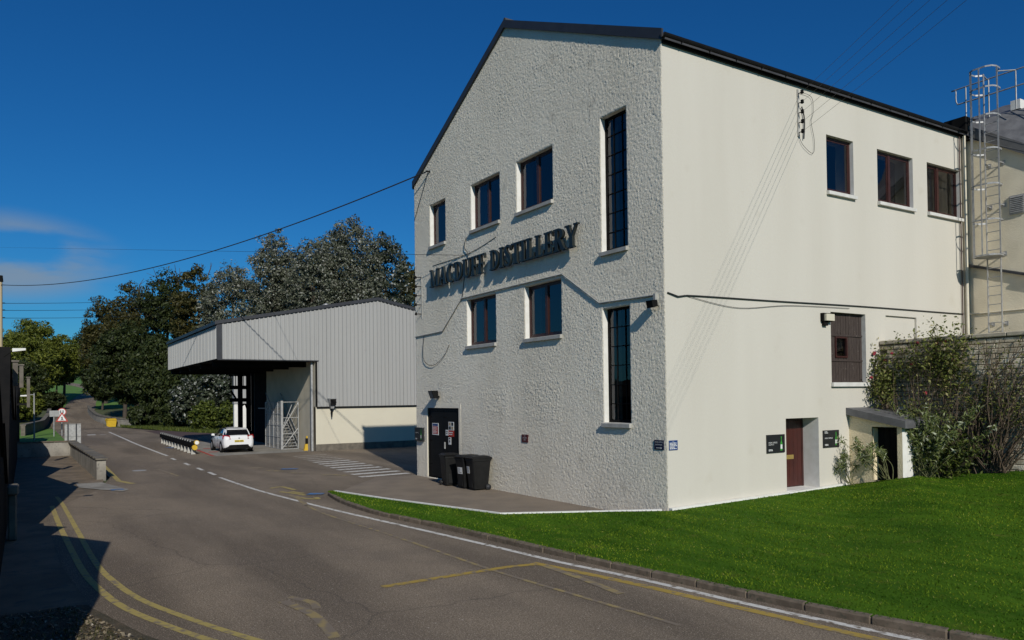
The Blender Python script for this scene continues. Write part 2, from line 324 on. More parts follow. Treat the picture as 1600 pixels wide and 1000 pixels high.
M['carglass'] = mat('car_glass', (0.006, 0.007, 0.009), (0.01, 0.01, 0.012), 5, 0.05, spec=0.8)
M['rubber'] = mat('tyre_rubber', (0.012, 0.012, 0.012), (0.02, 0.02, 0.02), 9, 0.85)
M['lampred'] = mat('red_lamp', (0.30, 0.006, 0.008), (0.22, 0.004, 0.006), 9, 0.2, coat=0.5)
M['plate'] = mat('yellow_plate', (0.62, 0.47, 0.04), (0.58, 0.44, 0.04), 9, 0.4)
M['pw'] = paintmat('white_road_paint', (0.60, 0.58, 0.53), TAR, (0.52, 0.66), 9)
M['pwf'] = paintmat('faded_white_road_paint', (0.42, 0.40, 0.36), TAR, (0.44, 0.60), 8)
M['py'] = paintmat('yellow_road_paint', (0.37, 0.29, 0.085), TAR, (0.52, 0.68), 8)
M['pyd'] = paintmat('deep_yellow_road_paint', (0.36, 0.245, 0.04), TAR, (0.50, 0.68), 8)
M['pyf'] = paintmat('faded_yellow_road_paint', (0.29, 0.22, 0.09), TAR, (0.38, 0.56), 5)
M['pred'] = paintmat('red_road_paint', (0.42, 0.045, 0.025), TAR, (0.54, 0.7), 8)
M['pblue'] = paintmat('blue_road_paint', (0.05, 0.16, 0.36), TAR, (0.48, 0.62), 6)
M['brownpatch'] = mat('brown_tarmac', (0.085, 0.052, 0.044), (0.065, 0.042, 0.037), 1.5, 0.85, 0.5, 60)
M['coping'] = mat('coping_stone', (0.50, 0.44, 0.34), (0.38, 0.335, 0.26), 4, 0.9, 0.6, 40)
M['bark'] = mat('bark', (0.075, 0.058, 0.042), (0.045, 0.036, 0.028), 8, 0.9, 0.8, 30)
M['twig'] = mat('twig', (0.13, 0.092, 0.06), (0.07, 0.05, 0.033), 12, 0.9)
M['twigpale'] = mat('green_stem', (0.15, 0.15, 0.06), (0.10, 0.11, 0.04), 12, 0.8)
M['lf_dark'] = leafmat('leaf_dark_green', (0.012, 0.021, 0.006), (0.056, 0.072, 0.018))
M['lf_mid'] = leafmat('leaf_mid_green', (0.016, 0.028, 0.008), (0.062, 0.078, 0.020))
M['lf_gold'] = leafmat('leaf_olive', (0.022, 0.028, 0.008), (0.10, 0.085, 0.022))
M['lf_bright'] = leafmat('leaf_yellow_green', (0.045, 0.066, 0.008), (0.185, 0.205, 0.030))
M['lf_silver'] = leafmat('leaf_silver', (0.022, 0.030, 0.014), (0.17, 0.18, 0.125), (0.31, 0.31, 0.27), trans=0.15, pos3=0.82)
M['lf_silver_dim'] = leafmat('leaf_silver_dim', (0.016, 0.024, 0.012), (0.070, 0.085, 0.050), (0.36, 0.37, 0.34), trans=0.15, pos3=0.86)
M['lf_bush'] = leafmat('leaf_bush', (0.022, 0.040, 0.008), (0.13, 0.16, 0.025))
M['lf_rose'] = leafmat('leaf_rose', (0.040, 0.058, 0.010), (0.19, 0.21, 0.045), (0.32, 0.29, 0.11), pos3=0.88)
M['lf_olea'] = leafmat('leaf_slender', (0.065, 0.095, 0.022), (0.21, 0.25, 0.08), (0.50, 0.54, 0.38), pos3=0.82)
M['petal'] = leafmat('petal_pink', (0.36, 0.03, 0.06), (0.55, 0.09, 0.12))
M['blade'] = leafmat('grass_blade', (0.046, 0.124, 0.007), (0.162, 0.285, 0.016), (0.26, 0.32, 0.06), trans=0.35, pos3=0.95, spec=0.05)
M['blade'].node_tree.nodes['Principled BSDF'].inputs['Roughness'].default_value = 0.8
def vary(m, lo_c, hi_c, sc, st):
    n, l = m.node_tree.nodes, m.node_tree.links; r = [x for x in n if x.type == 'VALTORGB'][0]
    g = n.new('ShaderNodeNewGeometry'); q = n.new('ShaderNodeMapping'); q.inputs['Scale'].default_value = st; q.inputs['Rotation'].default_value = (0, 0, -0.25); l.new(g.outputs['Position'], q.inputs['Vector'])
    t = n.new('ShaderNodeTexNoise'); t.inputs['Scale'].default_value = sc; t.inputs['Detail'].default_value = 5; l.new(q.outputs[0], t.inputs['Vector'])
    k = n.new('ShaderNodeMapRange'); k.inputs['From Min'].default_value = 0.36; k.inputs['From Max'].default_value = 0.64; l.new(t.outputs['Fac'], k.inputs['Value'])
    c = n.new('ShaderNodeMixRGB'); c.inputs['Color1'].default_value = (*lo_c, 1); c.inputs['Color2'].default_value = (*hi_c, 1); l.new(k.outputs[0], c.inputs['Fac'])
    x = n.new('ShaderNodeMixRGB'); x.blend_type = 'MULTIPLY'; x.inputs['Fac'].default_value = 1; l.new(r.outputs[0], x.inputs['Color1']); l.new(c.outputs[0], x.inputs['Color2'])
    for lk in list(r.outputs[0].links):
        if lk.to_node != x: to = lk.to_socket; l.remove(lk); l.new(x.outputs[0], to)
vary(M['blade'], (0.48, 0.58, 0.8), (1.55, 1.15, 1.6), 0.9, (0.45, 1.7, 1))
M['litter'] = leafmat('leaf_litter', (0.06, 0.045, 0.025), (0.22, 0.18, 0.12), (0.50, 0.46, 0.40), trans=0.0, pos3=0.97)
M['weed'] = leafmat('weed', (0.04, 0.05, 0.015), (0.12, 0.11, 0.04))
rng = np.random.default_rng(11); random.seed(11)
def vnoise(u, v, seed):
    r = np.random.default_rng(seed).random((256, 256)).astype(np.float32)
    iu = np.floor(u).astype(int); iv = np.floor(v).astype(int); fu = (u-iu); fv = (v-iv)
    fu = fu*fu*(3-2*fu); fv = fv*fv*(3-2*fv); iu &= 255; iv &= 255; ju = (iu+1) & 255; jv = (iv+1) & 255
    return (r[iu, iv]*(1-fu)+r[ju, iv]*fu)*(1-fv)+(r[iu, jv]*(1-fu)+r[ju, jv]*fu)*fv
def worley(u, v, seed):
    r = np.random.default_rng(seed); jx, jy, jh = r.random((3, 512, 512)).astype(np.float32)
    iu = np.floor(u).astype(int); iv = np.floor(v).astype(int); best = np.zeros_like(u)
    for a in (-1, 0, 1):
        for b in (-1, 0, 1):
            cu, cv = (iu+a) & 511, (iv+b) & 511; dx = iu+a+jx[cu, cv]-u; dy = iv+b+jy[cu, cv]-v
            best = np.maximum(best, (0.35+0.65*jh[cu, cv])*np.sqrt(np.maximum(0, 1-(dx*dx+dy*dy)*1.9)))
    return best
def resample(pts, n):
    p = np.asarray(pts, float); d = np.r_[0, np.cumsum(np.linalg.norm(np.diff(p, axis=0), axis=1))]; t = np.linspace(0, d[-1], n)
    return np.stack([np.interp(t, d, p[:, k]) for k in range(p.shape[1])], 1)
def spline(pts, n):
    p = np.asarray(pts, float); m = len(p); t = np.linspace(0, m-1, n); out = []
    for x in t:
        i = min(int(x), m-2); f = x-i; a, b, c, d = p[max(i-1, 0)], p[i], p[i+1], p[min(i+2, m-1)]
        out.append(0.5*((2*b)+(c-a)*f+(2*a-5*b+4*c-d)*f*f+(3*b-a-3*c+d)*f**3))
    return resample(out, n)
# ------------------------------------------------------------------ ground, road, markings, lawn
def H(x, y=0): return G if x > -92 else G + 0.055*(-92-max(x, -400))
def sheet(name, poly, z, m, parent=None, kind='structure', thick=None):
    mb = MB(); mb.add([(x, y, z) for x, y in poly], [tuple(range(len(poly)))])
    o = mb.build(name, m, parent)
    if parent is None: tag(o, kind=kind)
    return o
xs = [-900, -400, -92, 300]; ys = [-700, 700]
gm = MB(); gm.add([(x, y, H(x)-0.06) for x in xs for y in ys], [(2*i, 2*i+2, 2*i+3, 2*i+1) for i in range(3)])
ground = tag(gm.build('ground', M['field']), kind='structure')
road = sheet('road', [(-92, -10.6), (-40, -10.4), (-21.5, -10.3), (-17, -11.0), (-13.6, -12.1), (-10, -12.75), (-3, -12.65), (0.6, -12.4), (2.6, -11.9), (4.2, -11.3), (7.2, -10.0), (12, -9.3), (40, -6), (40, 9), (26, 4), (-1, -2), (-1, 14), (-62, 14), (-66, 0.5), (-72, -0.8), (-92, -4.0)], G, M['road'])
def strip(name, pts, w, z, m, parent=road, n=None, smooth=True):
    p = spline(pts, n or max(8, len(pts)*6)) if smooth and len(pts) > 2 else np.asarray(pts, float)
    d = np.gradient(p, axis=0); d /= np.linalg.norm(d, axis=1)[:, None]+1e-9; nn = np.stack([-d[:, 1], d[:, 0]], 1)*w/2
    a, b = p+nn, p-nn; k = len(p)
    V = [(*q, z) for q in a]+[(*q, z) for q in b]; F = [(i, i+1, k+i+1, k+i) for i in range(k-1)]
    return np_mesh(name, V, F, m, parent)
zm = G+0.004
# lane beyond the bridge, climbing the far slope
far = [(-88, -7.3, 6.2), (-97, -7.7, 5.0), (-106, -7.5, 4.6), (-118, -7.0, 4.4), (-132, -5.6, 4.6), (-150, -4.2, 4.4), (-172, -1.8, 4.6), (-196, 1.4, 5.0), (-226, 1.0, 5.4), (-262, -4.5, 5.8), (-320, -18, 6.2)]
fp = spline([(a, b) for a, b, c in far], 60); fwid = np.interp(np.linspace(0, 1, 60), np.linspace(0, 1, len(far)), [c for a, b, c in far])
dd = np.gradient(fp, axis=0); dd /= np.linalg.norm(dd, axis=1)[:, None]; nn = np.stack([-dd[:, 1], dd[:, 0]], 1)
V = []
for k in range(60):
    for s_ in (-1, 1):
        q = fp[k]+nn[k]*s_*fwid[k]/2; V.append((q[0], q[1], H(q[0])+0.03))
tag(np_mesh('lane', V, [(2*i, 2*i+1, 2*i+3, 2*i+2) for i in range(59)], M['road']), kind='structure')
# mown green beside the far lane
gs = MB(); gs.add([(-128, -12, H(-128)+0.01), (-128, 4, H(-128)+0.01), (-330, 40, H(-330)+0.01), (-330, -60, H(-330)+0.01)], [(0, 1, 2, 3)])
tag(gs.build('meadow', M['farfield']), kind='structure')
pavement = sheet('pavement', [(-10.4, -4.75), (-6.9, -4.30), (-2.3, -3.40), (-1.2, -1.75), (0.0, -0.02), (-14.3, -0.02), (-14.6, -1.5), (-12.5, -3.2)], G+0.008, M['pave'])
sheet('yard', [(-38.2, -14), (-38.2, -10.75), (-20.9, -10.6), (-18.5, -10.75), (-16.0, -10.2), (-13.4, -11.2), (-10.2, -12.0), (-3.2, -11.9), (1.0, -11.6), (1.0, -14)], G-0.004, M['yard'])
sheet('gravel_verge', [(0.4, -14.5), (0.4, -12.5), (1.0, -11.8), (2.4, -11.2), (4.1, -10.6), (7.1, -9.2), (12, -8.5), (40, -5), (40, -30), (0.4, -30)], G-0.002, M['soil'])
sheet('verge', [(-60, 9.5), (-60, 3.2), (-66, 1.0), (-72, -0.3), (-92, -3.3), (-92, 60), (-40, 60), (-40, 14.2)], G+0.02, M['field'])
sheet('verge', [(-92, -10.4), (-41, -10.5), (-41, -16), (-92, -18)], G+0.025, M['farfield'])
# slip of concrete by the channel and a drain line
sheet('drain_apron', [(-19.5, -10.75), (-16.2, -10.15), (-15.6, -10.4), (-18.0, -11.6), (-19.6, -11.6)], G+0.016, M['concrete'])
# painted lines (parts of the road)
strip('white_line', [(-76, -5.9), (-60, -6.15), (-49.3, -6.35), (-38, -6.42), (-33.5, -6.42)], 0.17, zm, M['pw'])
for x in (-30.6, -26.6, -23.2, -20.6): strip('white_dash', [(x-0.75, -6.52), (x+0.75, -6.55)], 0.16, zm, M['pw'], smooth=False)
strip('white_line', [(-18.6, -6.62), (-13.2, -6.50), (-7.74, -6.05), (-5.05, -5.73), (-2.78, -5.43), (-0.88, -5.19), (0.77, -5.0), (2.2, -4.84), (3.32, -4.64), (4.38, -4.48), (5.51, -4.36), (6.69, -4.20), (7.64, -4.02), (8.35, -3.9), (11, -3.3), (15, -2.1)], 0.13, zm, M['pw'], n=120)
strip('white_dash', [(-69.5, -8.25), (-69.5, -7.55)], 1.6, zm, M['pw'], smooth=False)
strip('white_dash', [(-69.3, -7.2), (-69.2, -6.7)], 1.2, zm, M['pwf'], smooth=False)
strip('yellow_line', [(1.95, -5.28), (2.97, -5.06), (4.37, -4.80), (5.5, -4.64), (6.63, -4.47), (8.0, -4.28), (11, -3.65), (15, -2.5)], 0.17, zm, M['pyd'], n=60)
strip('yellow_line', [(-8.4, -6.3), (-6.5, -6.42), (-4.1, -6.34), (-1.44, -6.24), (1.93, -6.2), (4.26, -6.03), (6.3, -5.85)], 0.085, zm+0.001, M['pyf'], n=50)
strip('yellow_line', [(-11.4, -5.95), (-9.6, -6.1), (-8.3, -6.32)], 0.16, zm+0.001, M['pyf'])
strip('yellow_bar', [(2.04, -8.3), (2.0, -7.0), (1.98, -5.9), (2.1, -5.24)], 0.16, zm+0.002, M['pyd'])
strip('yellow_line', [(2.3, -5.25), (3.4, -5.30), (4.6, -5.42)], 0.15, zm+0.003, M['pyf'])
strip('yellow_line', [(-15.5, -12.35), (-12.9, -12.26), (-7.33, -12.16), (-2.93, -12.08), (-0.95, -11.93), (0.65, -11.69), (2.23, -11.24), (3.7, -10.72), (5.5, -9.95)], 0.11, zm, M['py'], n=90)
strip('yellow_line', [(-13.0, -12.55), (-9, -12.50), (-6.51, -12.45), (-2.43, -12.34), (-0.6, -12.2), (0.97, -11.97), (2.37, -11.57), (3.5, -11.16), (5.4, -10.35)], 0.12, zm, M['py'], n=90)
strip('yellow_line', [(-31, -9.95), (-25, -10.05), (-19.68, -10.14)], 0.18, zm, M['py'])
strip('yellow_line', [(-19.7, -10.12), (-18.3, -9.8)], 0.22, zm+0.002, M['py'], smooth=False)
strip('yellow_line', [(-24.5, -8.1), (-20.5, -7.9)], 0.12, zm, M['pyf'], smooth=False)
strip('yellow_mark', [(1.8, -9.75), (2.3, -9.55), (2.7, -9.6)], 0.13, zm, M['pyf'])
strip('yellow_mark', [(2.0, -9.9), (3.0, -9.75), (4.2, -9.85)], 0.16, zm+0.002, M['pyf'])
for pts in ([(-13.4, -6.0), (-13.6, -5.55), (-12.4, -5.45)], [(-12.2, -6.0), (-11.4, -5.75), (-10.7, -5.62)], [(-10.5, -5.98), (-9.9, -5.85), (-9.55, -5.58), (-10.0, -5.5)], [(-12.0, -5.7), (-11.2, -5.5)]):
    strip('yellow_letter_stroke', pts, 0.16, zm+0.003, M['py'])
for a in ((-20.5, -4.2, -19.6, -3.9), (-18.8, -3.7, -18.0, -3.3), (-17.0, -2.9, -16.0, -2.2), (-22.5, -4.4, -21.9, -4.2)):
    strip('yellow_letter_stroke', [(a[0], a[1]), (a[2], a[3])], 0.35, zm+0.003, M['pyf'], smooth=False)
for a in ((-10.9, -5.45, -10.6, -5.05), (-16.4, -10.7, -16.4, -10.3), (-20.6, -3.6, -20.2, -3.0), (-42, -5.2, -41, -4.9)):
    strip('blue_mark', [(a[0], a[1]), (a[2], a[3])], 0.42, zm+0.016, M['pblue'], smooth=False)
for a in ((-37.9, -4.06, -31.4, -4.36), (-39.0, -3.5, -38.8, -2.9), (-35.2, -3.9, -35.0, -3.4)):
    strip('red_line', [(a[0], a[1]), (a[2], a[3])], 0.16 if a[0] < -37.5 and a[2] > -32 else 0.5, zm+0.002, M['pred'], smooth=False)
for k in range(12):                               # zebra bars in front of the loading shed
    x = -28.0 + k*1.17; y0 = -0.85-0.11*k; y1 = 1.0-0.08*k
    strip('zebra_bar', [(x+0.02, y0), (x-0.18, y1)], 0.42 if k > 2 else 0.3, zm+0.001, M['pwf'] if k < 4 else M['pw'], smooth=False)
sheet('brown_patch', [(-76, -2.6), (-76, 2.2), (-64, 2.3), (-55, -1.2), (-55, -2.4)], G+0.006, M['brownpatch'], road)
sheet('concrete_slab', [(-48, -4.2), (-48, 1.3), (-31.5, 1.3), (-31.5, -4.2)], G+0.003, M['concrete'], road)
for x, y, r in ((-24.3, -8.9, 0.3),):
    mb = MB(); mb.lathe((x, y, G), [(r, 0.0), (r, 0.006), (r*0.9, 0.008)], 20); mb.build('manhole_cover', M['steel'], road)

# lawn: ruled between the white edging / wall foot and the kerb
KP = [((-10.25, -4.88, -0.14), (-10.35, -5.0)), ((-7.1, -4.42, -0.11), (-8.05, -5.33)), ((-4.8, -3.92, -0.09), (-5.31, -5.35)), ((-2.3, -3.42, -0.06), (-2.6, -4.98)),
      ((-1.2, -1.75, -0.03), (-0.6, -4.78)), ((0.10, -0.05, 0.0), (1.81, -4.54)), ((0.10, 4, 0.07), (5.27, -4.12)), ((0.10, 7.12, 0.13), (7.5, -3.77)),
      ((1.75, 7.12, 0.46), (9.5, -3.3)), ((1.78, 8.72, 0.48), (11.5, -2.7)), ((4, 8.75, 0.71), (14, -1.9)), ((7, 8.75, 1.0), (17, -0.6)), ((14, 9, 1.2), (24, 3))]
tk = np.arange(len(KP)); A = np.array([a for a, b in KP]); B = np.array([(*b, -0.18) for a, b in KP])
def lawn_pt(t, s):
    t = np.asarray(t, float); s = np.asarray(s, float)
    a = np.stack([np.interp(t, tk, A[:, k]) for k in range(3)], -1); b = np.stack([np.interp(t, tk, B[:, k]) for k in range(3)], -1)
    p = b+(a-b)*s[..., None]; p[..., 2] += 0.02*np.sin(p[..., 0]*1.3+p[..., 1]*0.7)*np.minimum(1, 4*s*(1-s))
    return p
nt_, ns_ = 157, 33
T, Sg = np.meshgrid(np.linspace(0, len(KP)-1, nt_), np.linspace(0, 1, ns_), indexing='ij')
ii = np.arange(nt_*ns_).reshape(nt_, ns_)
lawn = tag(np_mesh('lawn', lawn_pt(T, Sg).reshape(-1, 3), np.stack([ii[:-1, :-1], ii[1:, :-1], ii[1:, 1:], ii[:-1, 1:]], -1).reshape(-1, 4), M['lawn'], smooth=True), kind='structure')
# grass blades, thicker towards the camera
N = 1200000; t = rng.random(N)*(len(KP)-1.5); s = rng.random(N); p = lawn_pt(t, s)
area = np.array([np.linalg.norm(np.cross(A[i+1]-A[i]+B[i+1]-B[i], (A[i]-B[i]+A[i+1]-B[i+1])))/4 for i in range(len(KP)-1)])
dist = np.linalg.norm(p-np.array(CAM), axis=1); w = area[np.minimum(t.astype(int), len(area)-1)]/area.max()*np.clip(9.0/dist, 0.25, 1.0)**1.2
p = p[rng.random(N) < w*0.55]; n = len(p); dist = np.linalg.norm(p-np.array(CAM), axis=1)
patch = vnoise(p[:, 0]*1.2+50, p[:, 1]*1.2+50, 5)
ang = rng.random(n)*6.283; h = (0.014+0.02*rng.random(n))*(0.7+0.7*patch); wd = 0.0035+0.00045*dist
side_ = np.stack([np.cos(ang), np.sin(ang), np.zeros(n)], 1)*wd[:, None]; lean = np.stack([rng.normal(0, 0.016, n), rng.normal(0, 0.016, n), h], 1)
V = np.stack([p-side_, p+side_, p+lean], 1).reshape(-1, 3)
tag(np_mesh('grass', V, np.arange(3*n).reshape(-1, 3), M['blade']), 'short mown green grass of the lawn beside the white building', 'grass', kind='stuff')
# kerb stones
kp = spline([(b[0], b[1]) for a, b in KP], 400); L = np.r_[0, np.cumsum(np.linalg.norm(np.diff(kp, axis=0), axis=1))]
kerb = empty('kerb', (0, -5, G)); tag(kerb, kind='structure')
kmesh = MB().bbox(-0.45, 0.45, -0.075, 0.075, -0.05, 0.108, 0.022).mesh('kerb_stone', M['kerb'])
d = 0.2
while d < L[-1]-9:
    ln = 0.92 if d > 6 else 0.5
    a_ = np.array([np.interp(d, L, kp[:, k]) for k in (0, 1)]); b_ = np.array([np.interp(d+ln, L, kp[:, k]) for k in (0, 1)])
    c_ = (a_+b_)/2; an = math.atan2(b_[1]-a_[1], b_[0]-a_[0])
    o = link_mesh('kerb_stone', kmesh, kerb, (c_[0]-0.04*math.sin(an)*-1-0, c_[1]+5+0.06, random.uniform(-0.004, 0.003)), (random.uniform(-.02, .02), random.uniform(-.008, .008), an+random.uniform(-.01, .01)))
    o.scale = ((ln+0.002)/0.9, random.uniform(0.95, 1.03), 1); d += ln
# soil gap beyond the kerb at the lawn edge is covered by turf; white edging beside the pavement and along the wall
def edging(name, pts, w, hgt, m):
    p = resample(pts, max(2, int(len(pts)*4))); d = np.gradient(p[:, :2], axis=0); d /= np.linalg.norm(d, axis=1)[:, None]; nn = np.stack([-d[:, 1], d[:, 0]], 1)*w/2
    mb = MB(); k = len(p); vs_ = []
    for i in range(k):
        for sg in (1, -1):
            for zz in (p[i, 2]-hgt, p[i, 2]): vs_.append((p[i, 0]+sg*nn[i, 0], p[i, 1]+sg*nn[i, 1], zz))
    fs = []
    for i in range(k-1):
        a = 4*i; b = a+4; fs += [(a+1, b+1, b+3, a+3), (a, b, b+1, a+1), (a+2, a+3, b+3, b+2)]
    fs += [(0, 1, 3, 2), (4*k-4, 4*k-2, 4*k-1, 4*k-3)]
    mb.add(vs_, fs); return mb.build(name, m)
tag(edging('white_edging', [(-10.1, -4.84, -0.12), (-7.1, -4.38, -0.085), (-4.8, -3.88, -0.065), (-2.3, -3.38, -0.035)], 0.10, 0.2, M['white']), 'long low white painted edging between the pavement and the narrow tip of the lawn', 'edging')
tag(edging('white_edging', [(-2.27, -3.36, -0.03), (-1.2, -1.74, -0.005), (-0.12, -0.12, 0.02)], 0.10, 0.22, M['white']), 'short white painted edging running in to the corner of the white building', 'edging')
tag(edging('white_edging', [(0.07, 0.0, 0.05), (0.07, 4.3, 0.115), (0.07, 5.9, 0.15), (0.07, 7.10, 0.19)], 0.11, 0.4, M['white']), 'white painted strip along the foot of the sunlit side wall', 'edging')
# litter, stones and weeds on the verge at the lower left
N = 9000; x = rng.uniform(0.5, 9, N); y0 = np.interp(x, [0.4, 2.4, 4.1, 7.1, 9], [-12.6, -12.1, -11.5, -10.2, -9.9]); y = y0-0.02-rng.random(N)**1.3*3.2
n = N; c = np.stack([x, y, np.full(N, G+0.008)+rng.random(N)*0.02], 1); r = rng.uniform(0.008, 0.035, N)
Q = rng.normal(0, 1, (N, 2, 3)); Q[:, :, 2] *= 0.45; Q /= np.linalg.norm(Q, axis=2)[:, :, None]
V = np.stack([c+Q[:, 0]*r[:, None], c+Q[:, 1]*r[:, None], c-Q[:, 0]*r[:, None]*0.9, c-Q[:, 1]*r[:, None]*0.8], 1).reshape(-1, 3)
tag(np_mesh('leaf_litter', V, np.arange(4*N).reshape(-1, 4), M['litter']), 'dry leaves and grit scattered on the roadside verge', 'litter', kind='stuff')
N = 5000; x = rng.uniform(0.5, 9, N); y0 = np.interp(x, [0.4, 2.4, 4.1, 7.1, 9], [-12.6, -12.1, -11.5, -10.2, -9.9]); y = y0-0.12-rng.random(N)**1.2*3.0
c = np.stack([x, y, np.full(N, G)], 1); keep = vnoise(x*2.5+9, y*2.5+90, 8) > 0.42; c = c[keep]; n = len(c)
an = rng.random(n)*6.28; sd = np.stack([np.cos(an), np.sin(an), 0*an], 1)*0.007; tp = np.stack([rng.normal(0, .03, n), rng.normal(0, .03, n), rng.uniform(.02, .09, n)], 1)
tag(np_mesh('weeds', np.stack([c-sd, c+sd, c+tp], 1).reshape(-1, 3), np.arange(3*n).reshape(-1, 3), M['weed']), 'thin dry weeds on the verge at the lower left', 'weeds', kind='stuff')
# ------------------------------------------------------------------ the white building
XL, YB = -14.22, 13.95
bld = empty('distillery_building', (-7.1, 7.0, G), 'tall white rough-cast gabled building with raised lettering on its gable', 'building')
def roof_z(x, off=0.0):  # wall top under the verge
    return (11.48+(14.83-11.48)*(-x)/7.15 if x > -7.15 else 11.25+(14.83-11.25)*(x-XL)/(7.15+0-0.08)) + off
GW = [(-12.81, -11.53, 8.61, 10.21, 'one'), (-9.58, -7.67, 8.62, 10.21, 'two'), (-6.62, -4.66, 8.62, 10.24, 'two'), (-2.40, -1.35, 6.67, 10.32, 'grid'),
      (-9.95, -8.0, 4.61, 6.25, 'two'), (-6.23, -4.30, 4.60, 6.24, 'two'), (-2.40, -1.32, 2.07, 5.14, 'grid')]
GD = (-13.23, -10.66, -0.24, 2.42)
holes = [w[:4] for w in GW]+[GD]
def snap_lines(a, b, step, vals):
    g = np.linspace(a, b, int(round((b-a)/step))+1)
    for v in vals: g[np.argmin(abs(g-v))] = v
    return np.sort(g)
us = snap_lines(XL, 0, 0.0235, [h for q in holes for h in q[:2]]); vs2 = snap_lines(-0.5, 14.95, 0.0235, [h for q in holes for h in q[2:]])
U, Vv = np.meshgrid(us, vs2, indexing='ij')
disp = 0.15*vnoise(U*9+3, Vv*9+7, 1)+0.80*worley(U*23, Vv*23, 2)+0.5*worley(U*31+.4, Vv*31+.7, 12)+0.35*vnoise(U*40, Vv*40, 3)

amp = 0.0128+0.006*vnoise(U*0.8, Vv*0.8, 6)
for (x0, x1, z0, z1) in ((-9.0, -7.3, 2.2, 3.05), (-6.3, -4.4, 2.0, 3.3)):     # coarser patches of blocked-up openings
    e = np.clip(np.minimum(np.minimum(U-x0, x1-U), np.minimum(Vv-z0, z1-Vv))/0.25+0.5, 0, 1); amp += 0.007*e
D = disp*amp
D[0, :] = 0; D[-1, :] = 0
keep = np.ones((len(us)-1, len(vs2)-1), bool); um = (us[:-1]+us[1:])/2; vm = (vs2[:-1]+vs2[1:])/2
for (a, b, c, d) in holes:
    iu = (us >= a-1e-6) & (us <= b+1e-6); iv = (vs2 >= c-1e-6) & (vs2 <= d+1e-6); 
    D[np.ix_(iu, iv)] = 0
    keep[np.ix_((um > a) & (um < b), (vm > c) & (vm < d))] = False
rz_ = np.array([roof_z(x, 0.12) for x in um]); keep &= vm[None, :] < rz_[:, None]
P = np.stack([U, -D, Vv], -1).reshape(-1, 3); ii = np.arange(len(us)*len(vs2)).reshape(len(us), len(vs2))
F = np.stack([ii[:-1, :-1], ii[1:, :-1], ii[1:, 1:], ii[:-1, 1:]], -1)[keep]
used = np.unique(F); remap = np.zeros(len(P), np.int32); remap[used] = np.arange(len(used))
o = np_mesh('gable_wall', P[used], remap[F], M['harl'], bld, smooth=True); o['label'] = 'rough-cast gable wall'
# flat walls with rectangular openings
def holed_wall(name, Mp, u0, u1, v0, v1, hs, m, parent, d=0.0, label=None):
    a = sorted({u0, u1, *[x for h in hs for x in h[:2]]}); b = sorted({v0, v1, *[x for h in hs for x in h[2:4]]}); mb = MB()
    for i in range(len(a)-1):
        for j in range(len(b)-1):
            cu, cv = (a[i]+a[i+1])/2, (b[j]+b[j+1])/2
            if any(h[0] < cu < h[1] and h[2] < cv < h[3] for h in hs): continue
            mb.quad(Mp(a[i], b[j], d), Mp(a[i+1], b[j], d), Mp(a[i+1], b[j+1], d), Mp(a[i], b[j+1], d))
    o = mb.build(name, m, parent)
    if label: o['label'] = label
    return o
SW = [(6.39, 7.67, 8.64, 10.28, 'one'), (8.87, 10.79, 8.64, 10.26, 'side'), (11.60, 13.60, 8.64, 10.27, 'side')]
SHUT = (6.44, 8.11, 3.10, 5.14); SDOOR = (4.39, 5.80, 0.13, 2.11); RECESS = (9.15, 10.82, 3.0, 5.16)
holed_wall('side_wall', side, 0, YB, -0.5, 11.62, [w[:4] for w in SW]+[SHUT, SDOOR, RECESS], M['render'], bld, label='smooth sunlit side wall')
mb = MB(); mb.mbox(side, RECESS[0], RECESS[1], RECESS[2], RECESS[3], -0.07, -0.065)
for q in ((RECESS[0]-0.002, RECESS[0], RECESS[2], RECESS[3]), (RECESS[1], RECESS[1]+0.002, RECESS[2], RECESS[3]), (RECESS[0], RECESS[1], RECESS[3], RECESS[3]+0.002)): mb.mbox(side, *q, -0.065, 0.0)
mb.build('blocked_opening', M['render'], bld)
MB().quad((XL, 0, -0.5), (XL, YB, -0.5), (XL, YB, 11.3), (XL, 0, 11.3)).add([(XL, YB, -0.5), (0, YB, -0.5), (0, YB, 11.5), (-7.15, YB, 14.9), (XL, YB, 11.3)], [(0, 1, 2, 3, 4)]).build('rear_wall', M['render'], bld)
